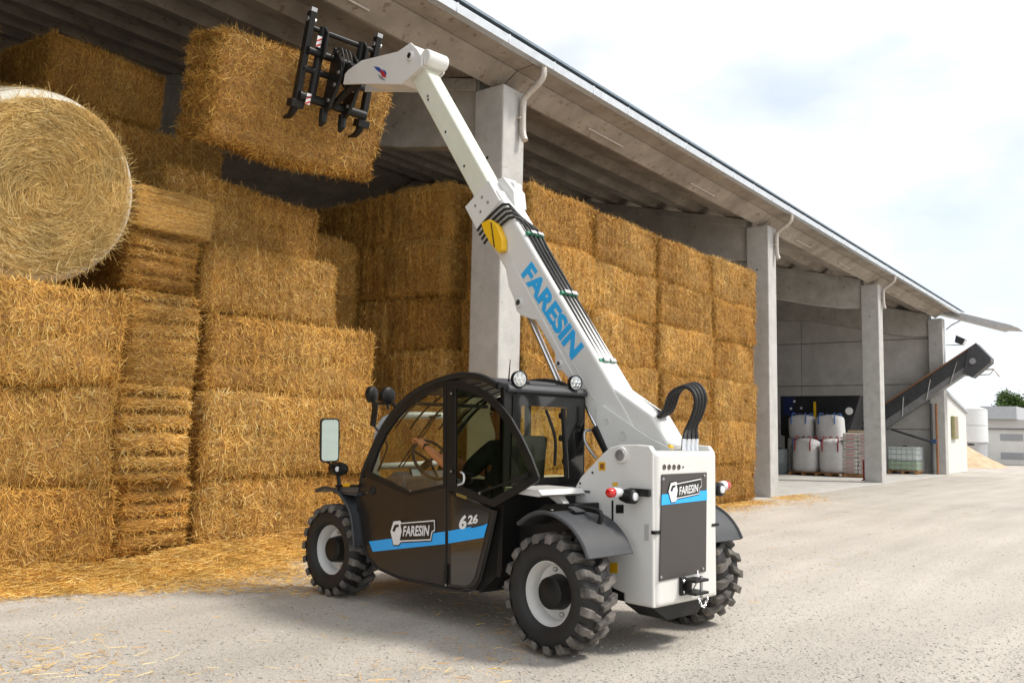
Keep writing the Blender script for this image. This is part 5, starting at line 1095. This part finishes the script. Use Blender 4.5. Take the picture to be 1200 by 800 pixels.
smat = mat('paper_sack', (.58, .55, .52), .7, noise=.1, nscale=15, bump=.3, bscale=20); rmat = mat('sack_print', (.52, .13, .13), .7, noise=.2, nscale=30)
sack_me = None
for l in range(10):
    for (cx, cy, wx, wy) in ((-.24, -.27, .48, .54), (-.24, .27, .48, .54), (.24, -.27, .48, .54), (.24, .27, .48, .54)):
        if sack_me is None:
            m = MB(); m.box((0, 0, 0), (.49, .545, .148)); so = m.build('sack', smat, ss, bevel=.05, seg=3); sack_me = so.data
            m = MB(); m.box((-.2455, .0, .0), (.002, .30, .035)); pr = m.build('red_print', rmat, so); pr_me = pr.data
        else:
            so = mkobj('sack', sack_me, ss); md = so.modifiers.new('bevel', 'BEVEL'); md.width = .05; md.segments = 3; mkobj('red_print', pr_me, so)
        so.location = (cx+random.uniform(-.02, .02), cy+random.uniform(-.02, .02), .19+.15*l); so.rotation_euler = (0, random.uniform(-.03, .03), random.uniform(-.04, .04))
m = MB(); m.box((0, 0, 1.66), (.7, .8, .10)); m.build('top_sack', mat('kraft_paper', (.45, .34, .22), .8, noise=.1), ss, bevel=.04)
tk = empty('liquid_tank', (39.55, 9.15, .02)); tag(tk, 'white plastic liquid tank in a wire cage on a pallet', 'liquid tank')
m = MB(); m.box((0, 0, .12), (1.0, 1.24, .03)); m.build('pallet_base', WOOD, tk)
for y in (-.5, 0, .5): m = MB(); m.box((0, y, .055), (1.0, .12, .09)); m.build('pallet_foot', WOOD, tk)
m = MB(); m.box((0, 0, .33), (.94, 1.16, .38)); b_ = m.build('tank_lower', IBCL, tk, bevel=.06, seg=3)
m = MB(); m.box((0, 0, .82), (.94, 1.16, .58)); b_ = m.build('tank_upper', IBCW, tk, bevel=.06, seg=3)
m = MB(); m.lathe([(0, .1), (.05, .1), (.06, 0)], 18, 'z', (0, 0, 1.11)); m.build('cap', BLACK, tk)
for z in (.16, .36, .58, .80, 1.0, 1.12):
    m = MB(); m.tube([(-.5, -.62, z), (.5, -.62, z), (.5, .62, z), (-.5, .62, z), (-.5, -.62, z)], .012, 5); m.build('cage_ring', STEEL, tk)
for k in range(7):
    m = MB(); y = -.62+1.24*k/6; m.tube([(-.51, y, .14), (-.51, y, 1.13)], .010, 5); m.build('cage_bar', STEEL, tk)
for k in range(6):
    m = MB(); x = -.5+1.0*k/5; m.tube([(x, -.63, .14), (x, -.63, 1.13)], .010, 5); m.build('cage_bar', STEEL, tk)
hp_ = empty('hopper', (36.6, 11.7, .02)); tag(hp_, 'black steel hopper with a yellow bar standing behind the big bags', 'hopper')
m = MB(); m.prism([(-1.75, 3.12), (1.5, 3.12), (1.5, 1.5), (-1.0, .6), (-1.25, 1.5)], -.5, .9, 'x'); hb_ = m.build('bin', mat('hopper_black', (.02, .02, .022), .35, noise=.3, nscale=2), hp_, bevel=.02)
m = MB(); m.box((-.53, .06, 2.45), (.04, .09, .85)); m.build('yellow_bar', YEL, hp_)
m = MB(); m.box((-.506, 1.15, 2.7), (.006, .45, .75)); m.build('blue_panel', mat('hopper_blue', (.012, .02, .09), .4), hp_)
m = MB(); m.lathe([(0, .15), (-.01, .15), (-.01, 0)], 16, 'x', (-.5, -1.3, 2.5)); m.build('white_disc', DECW, hp_)
for (y, z) in ((.9+1.1, 2.85),): pass
for (y, z) in ((.9, 2.9), (1.05, 2.6), (.62, 2.62)):
    m = MB(); m.lathe([(0, .05), (-.012, .05), (-.012, 0)], 12, 'x', (-.508, y-.0, z)); m.build('bolt', DECW, hp_)
for y in (-.8, 1.3):
    for x in (-.4, .8): m = MB(); m.box((x, y, .75), (.1, .1, 1.5)); m.build('leg', BLACK, hp_)
gp = gnd(1013.5, 563.5); rp_ = MB(); rp_.box((gp[0], gp[1], .36), (.12, .10, .70)); rp_.box((gp[0], gp[1], .027), (.2, .18, .03)); tag(rp_.build('guard_post', mat('red_paint', (.22, .03, .02), .5, noise=.2), bevel=.01), 'short red steel post standing at the foot of the middle pillar', 'post')
# conveyor
cv = empty('conveyor', (40.2, 8.2, .02)); tag(cv, 'inclined dark belt conveyor rising out of the last bay', 'conveyor')
def cz(px, py): p = XP(px, py, 40.2); return (p[1]-8.2, p[2]-.02)
def seg(a, b, t): return (a[0]+(b[0]-a[0])*t, a[1]+(b[1]-a[1])*t)
top0, top1 = cz(1046, 470), cz(1146, 404); bt0, bt1 = cz(1046, 497), cz(1134, 437)
ex = .36; t0 = (top0[0]+(top0[0]-top1[0])*ex, top0[1]+(top0[1]-top1[1])*ex); b0 = (bt0[0]+(bt0[0]-bt1[0])*ex, bt0[1]+(bt0[1]-bt1[1])*ex)
dk = mat('conveyor_steel', (.05, .052, .056), .5, noise=.3, nscale=4)
m = MB(); m.prism([t0, top1, seg(bt1, top1, .35), seg(b0, t0, .35)], -.32, .32, 'x'); m.build('side_frame', dk, cv, bevel=.01)
m = MB(); m.prism([(t0[0]+.02, t0[1]+.06), (top1[0], top1[1]+.06), (top1[0], top1[1]+.003), (t0[0]+.02, t0[1]+.003)], -.38, -.26, 'x'); m.build('rubber_skirt', RUST, cv)
m = MB(); m.prism([seg(b0, t0, .34), seg(bt1, top1, .34), bt1, b0], -.28, .28, 'x'); m.build('trough', mat('trough_grey', (.22, .22, .22), .5, noise=.2), cv)
hd_ = [cz(*p) for p in ((1146, 403), (1163, 420), (1163, 425), (1141, 443), (1131, 438), (1136, 410))]
m = MB(); m.prism(hd_, -.40, .40, 'x'); hh_ = m.build('discharge_hood', mat('hood_grey', (.06, .06, .065), .45, noise=.2), cv, bevel=.015)
m = MB(); pc = cz(1142, 424); m.lathe([(-.46, 0), (-.46, .12), (-.40, .14)], 16, 'x', (0, *pc)); m.build('drive_motor', STEEL, hh_)
for t in (.12, .38, .62, .85):
    a, b = seg(b0, bt1, t), seg(t0, top1, t); m = MB(); m.tube([(-.335, *a), (-.335, *seg(a, b, .8))], .025, 5); m.build('rib', STEEL, cv)
for px in (1092, 1098):
    c = cz(px, 470); m = MB(); m.tube([(-.2, c[0], c[1]-.1), (-.2, c[0], .0)], .05, 6); m.tube([(.25, c[0], c[1]-.1), (.25, c[0], .0)], .05, 6); m.build('leg_frame', dk if px == 1092 else RUST, cv)
m = MB(); m.tube([(-.25, *cz(1046, 503)), (-.25, *cz(1094, 518))], .05, 6); m.build('brace', dk, cv)
m = MB(); c = cz(1096, 517); m.box((-.2, *c), (.25, .22, .18)); m.build('gearbox', mat('motor_blue', (.03, .07, .16), .5), cv, bevel=.02)

# ------------------------------------------------------------------ beyond the barn
lt = empty('side_building', (44.5, 7.9, 0)); tag(lt, 'white rendered lean-to wall beside the last barn pillar', 'building')
m = MB(); m.prism([(-3.4, 0), (1.45, 0), (1.45, 2.72), (-3.4, 3.5)], 0, .3, 'y'); m.prism([(-1.5, 0), (1.45, 0), (1.45, 2.72), (-1.5, 3.2)], .302, 5, 'y'); m.build('wall', WALLW, lt)
m = MB(); m.prism([(-3.45, 3.505), (1.62, 2.70), (1.62, 2.80), (-3.45, 3.62)], -.1, 5.1, 'y'); m.build('roof_edge', GREYW, lt)
bx_ = MB(); bx_.box((42.9, 7.83, 2.0), (.9, .13, 1.0)); o = bx_.build('meter_box', mat('meter_green', (.28, .27, .12), .6, noise=.2), bevel=.02); tag(o, 'olive green meter box on the white lean-to wall', 'meter box')
m = MB(); m.box((42.9, 7.76, 2.0), (.75, .02, .85)); m.build('door', mat('meter_brown', (.30, .24, .16), .6), o)
si = empty('silo', (60, 10.25, 0)); tag(si, 'white cylindrical silo behind the sand heap', 'silo')
m = MB(); m.lathe([(0, 0), (0, 1.05), (1.35, 1.05)], 40, 'z'); m.build('base', GREYW, si, smooth=True, angle=40)
for k in range(2):
    m = MB(); m.lathe([(1.36+1.0*k, .9), (1.36+1.0*k, 1.12), (2.34+1.0*k, 1.12), (2.34+1.0*k, .9)], 40, 'z'); m.build('ring', mat('silo_white', (.70, .72, .73), .5, noise=.05), si, smooth=True, angle=40)
m = MB(); m.lathe([(3.345, 1.14), (3.45, .8), (3.5, 0)], 40, 'z'); m.build('roof', MATS['silo_white'], si, smooth=True)
wb_ = empty('white_building', (62, 4.4, 0)); tag(wb_, 'low white flat-roofed building with two grey louvres', 'building')
m = MB(); m.box((2, 0, 1.08), (4, 10.3, 2.16)); m.build('wall', WALLW, wb_)
m = MB(); m.box((1.95, 0, 2.21), (4.3, 10.5, .08)); m.build('roof_edge', mat('roof_dark', (.16, .16, .17), .7), wb_)
for z in (.55, 1.68):
    m = MB(); m.box((-.012, 3.75, z), (.03, 1.25, .42)); lv = m.build('louvre', GREYW, wb_)
    for k in range(6): m = MB(); m.box((-.035, 3.75, z-.17+.068*k), (.02, 1.2, .03)); m.build('slat', mat('slat_grey', (.33, .34, .36), .6), lv)
gbd = empty('grey_building', (82, 9, 0)); tag(gbd, 'grey warehouse behind the low white building', 'building')
m = MB(); m.box((3, -1, 1.6), (6, 9.4, 3.2)); m.build('wall', mat('warehouse_beige', (.52, .50, .48), .8, noise=.05), gbd); m = MB(); m.box((2, 2.6, 3.75), (5, 2.6, 1.05)); m.build('upper_wall', GREYW, gbd)
m = MB(); m.tube(smoothline([(-.3, .1, 2.6), (-.3, .1, 3.6), (-.3, .25, 3.85), (-.3, .7, 3.8)], 14), .13, 10); m.build('vent_pipe', STEEL, gbd, smooth=True)
m = MB(); m.box((2, -4.4, 3.7), (4, 2.4, 1.3)); m.build('annex', MATS['warehouse_beige'], gbd)
# sand heap
n1, n2 = 60, 60; x, y = np.meshgrid(np.linspace(50.5, 59, n1), np.linspace(6.6, 15, n2), indexing='ij'); P = np.stack([x.ravel(), y.ravel(), 0*x.ravel()], 1); nz_ = Noise(4, 12, (.8, 5))
d1 = np.hypot((P[:, 0]-55.2)/1.2, P[:, 1]-10.6); P[:, 2] = np.clip(1.75-d1*.58, -.05, 1.5)*(1+.06*nz_(P))+.02*nz_(P*2.2); P[:, 2] = np.where(d1 > 3.0, np.minimum(P[:, 2], -.02), P[:, 2])
k = (np.arange(n1-1)[:, None]*n2+np.arange(n2-1)).ravel(); me = quadmesh('sand_heap', P, np.stack([k, k+n2, k+n2+1, k+1], 1), SAND); me.shade_smooth(); tag(mkobj('sand_heap', me), 'heap of pale sand beyond the barn', 'sand heap')
ty2 = MB(); ty2.lathe([(.06*math.cos(a), .13+.06*math.sin(a)) for a in np.linspace(0, 2*math.pi, 11)[:-1]], 24, 'z', (56.3, 9.45, 1.22), closed=True); tag(ty2.build('old_tyre', RUBBER, smooth=True), 'small black tyre lying at the top of the sand heap', 'tyre')
def tree(loc, rad, h, seed, label):
    r_ = empty('tree', loc); tag(r_, label, 'tree', None); g = np.random.default_rng(seed)
    m = MB(); m.tube([(0, 0, 0), (.05, 0, h*.4), (0, .1, h*.8)], [.35, .25, .08], 8)
    for k in range(6):
        a = k*1.05; m.tube([(0, 0, h*(.35+.06*k)), (rad*.6*math.cos(a), rad*.6*math.sin(a), h*(.55+.05*k))], [.14, .04], 6)
    m.build('trunk', BARK, r_)
    nc = 46; C = unit(g.normal(size=(nc, 3)))*(g.random((nc, 1))**.4)*np.array([rad, rad, h*.32])+np.array([0, 0, h*.68]); n = 9000; ci = g.integers(0, nc, n)
    P = C[ci]+g.normal(size=(n, 3))*rad*.17; s = g.uniform(.10, .22, n); a, b = unit(g.normal(size=(n, 3))), unit(g.normal(size=(n, 3)))
    V = np.stack([P-a*s[:, None], P+b*s[:, None]*.6, P+a*s[:, None], P-b*s[:, None]*.6], 1).reshape(-1, 3); mkobj('crown', quadmesh('crown', V, np.arange(4*n).reshape(-1, 4), LEAF), r_)
tree((120, 15.6, 0), 1.9, 7.2, 2, 'round green tree above the grey warehouse roof'); tree((120, 12.0, 0), 1.7, 7.3, 3, 'dark green tree half cut off beside the warehouse annex')
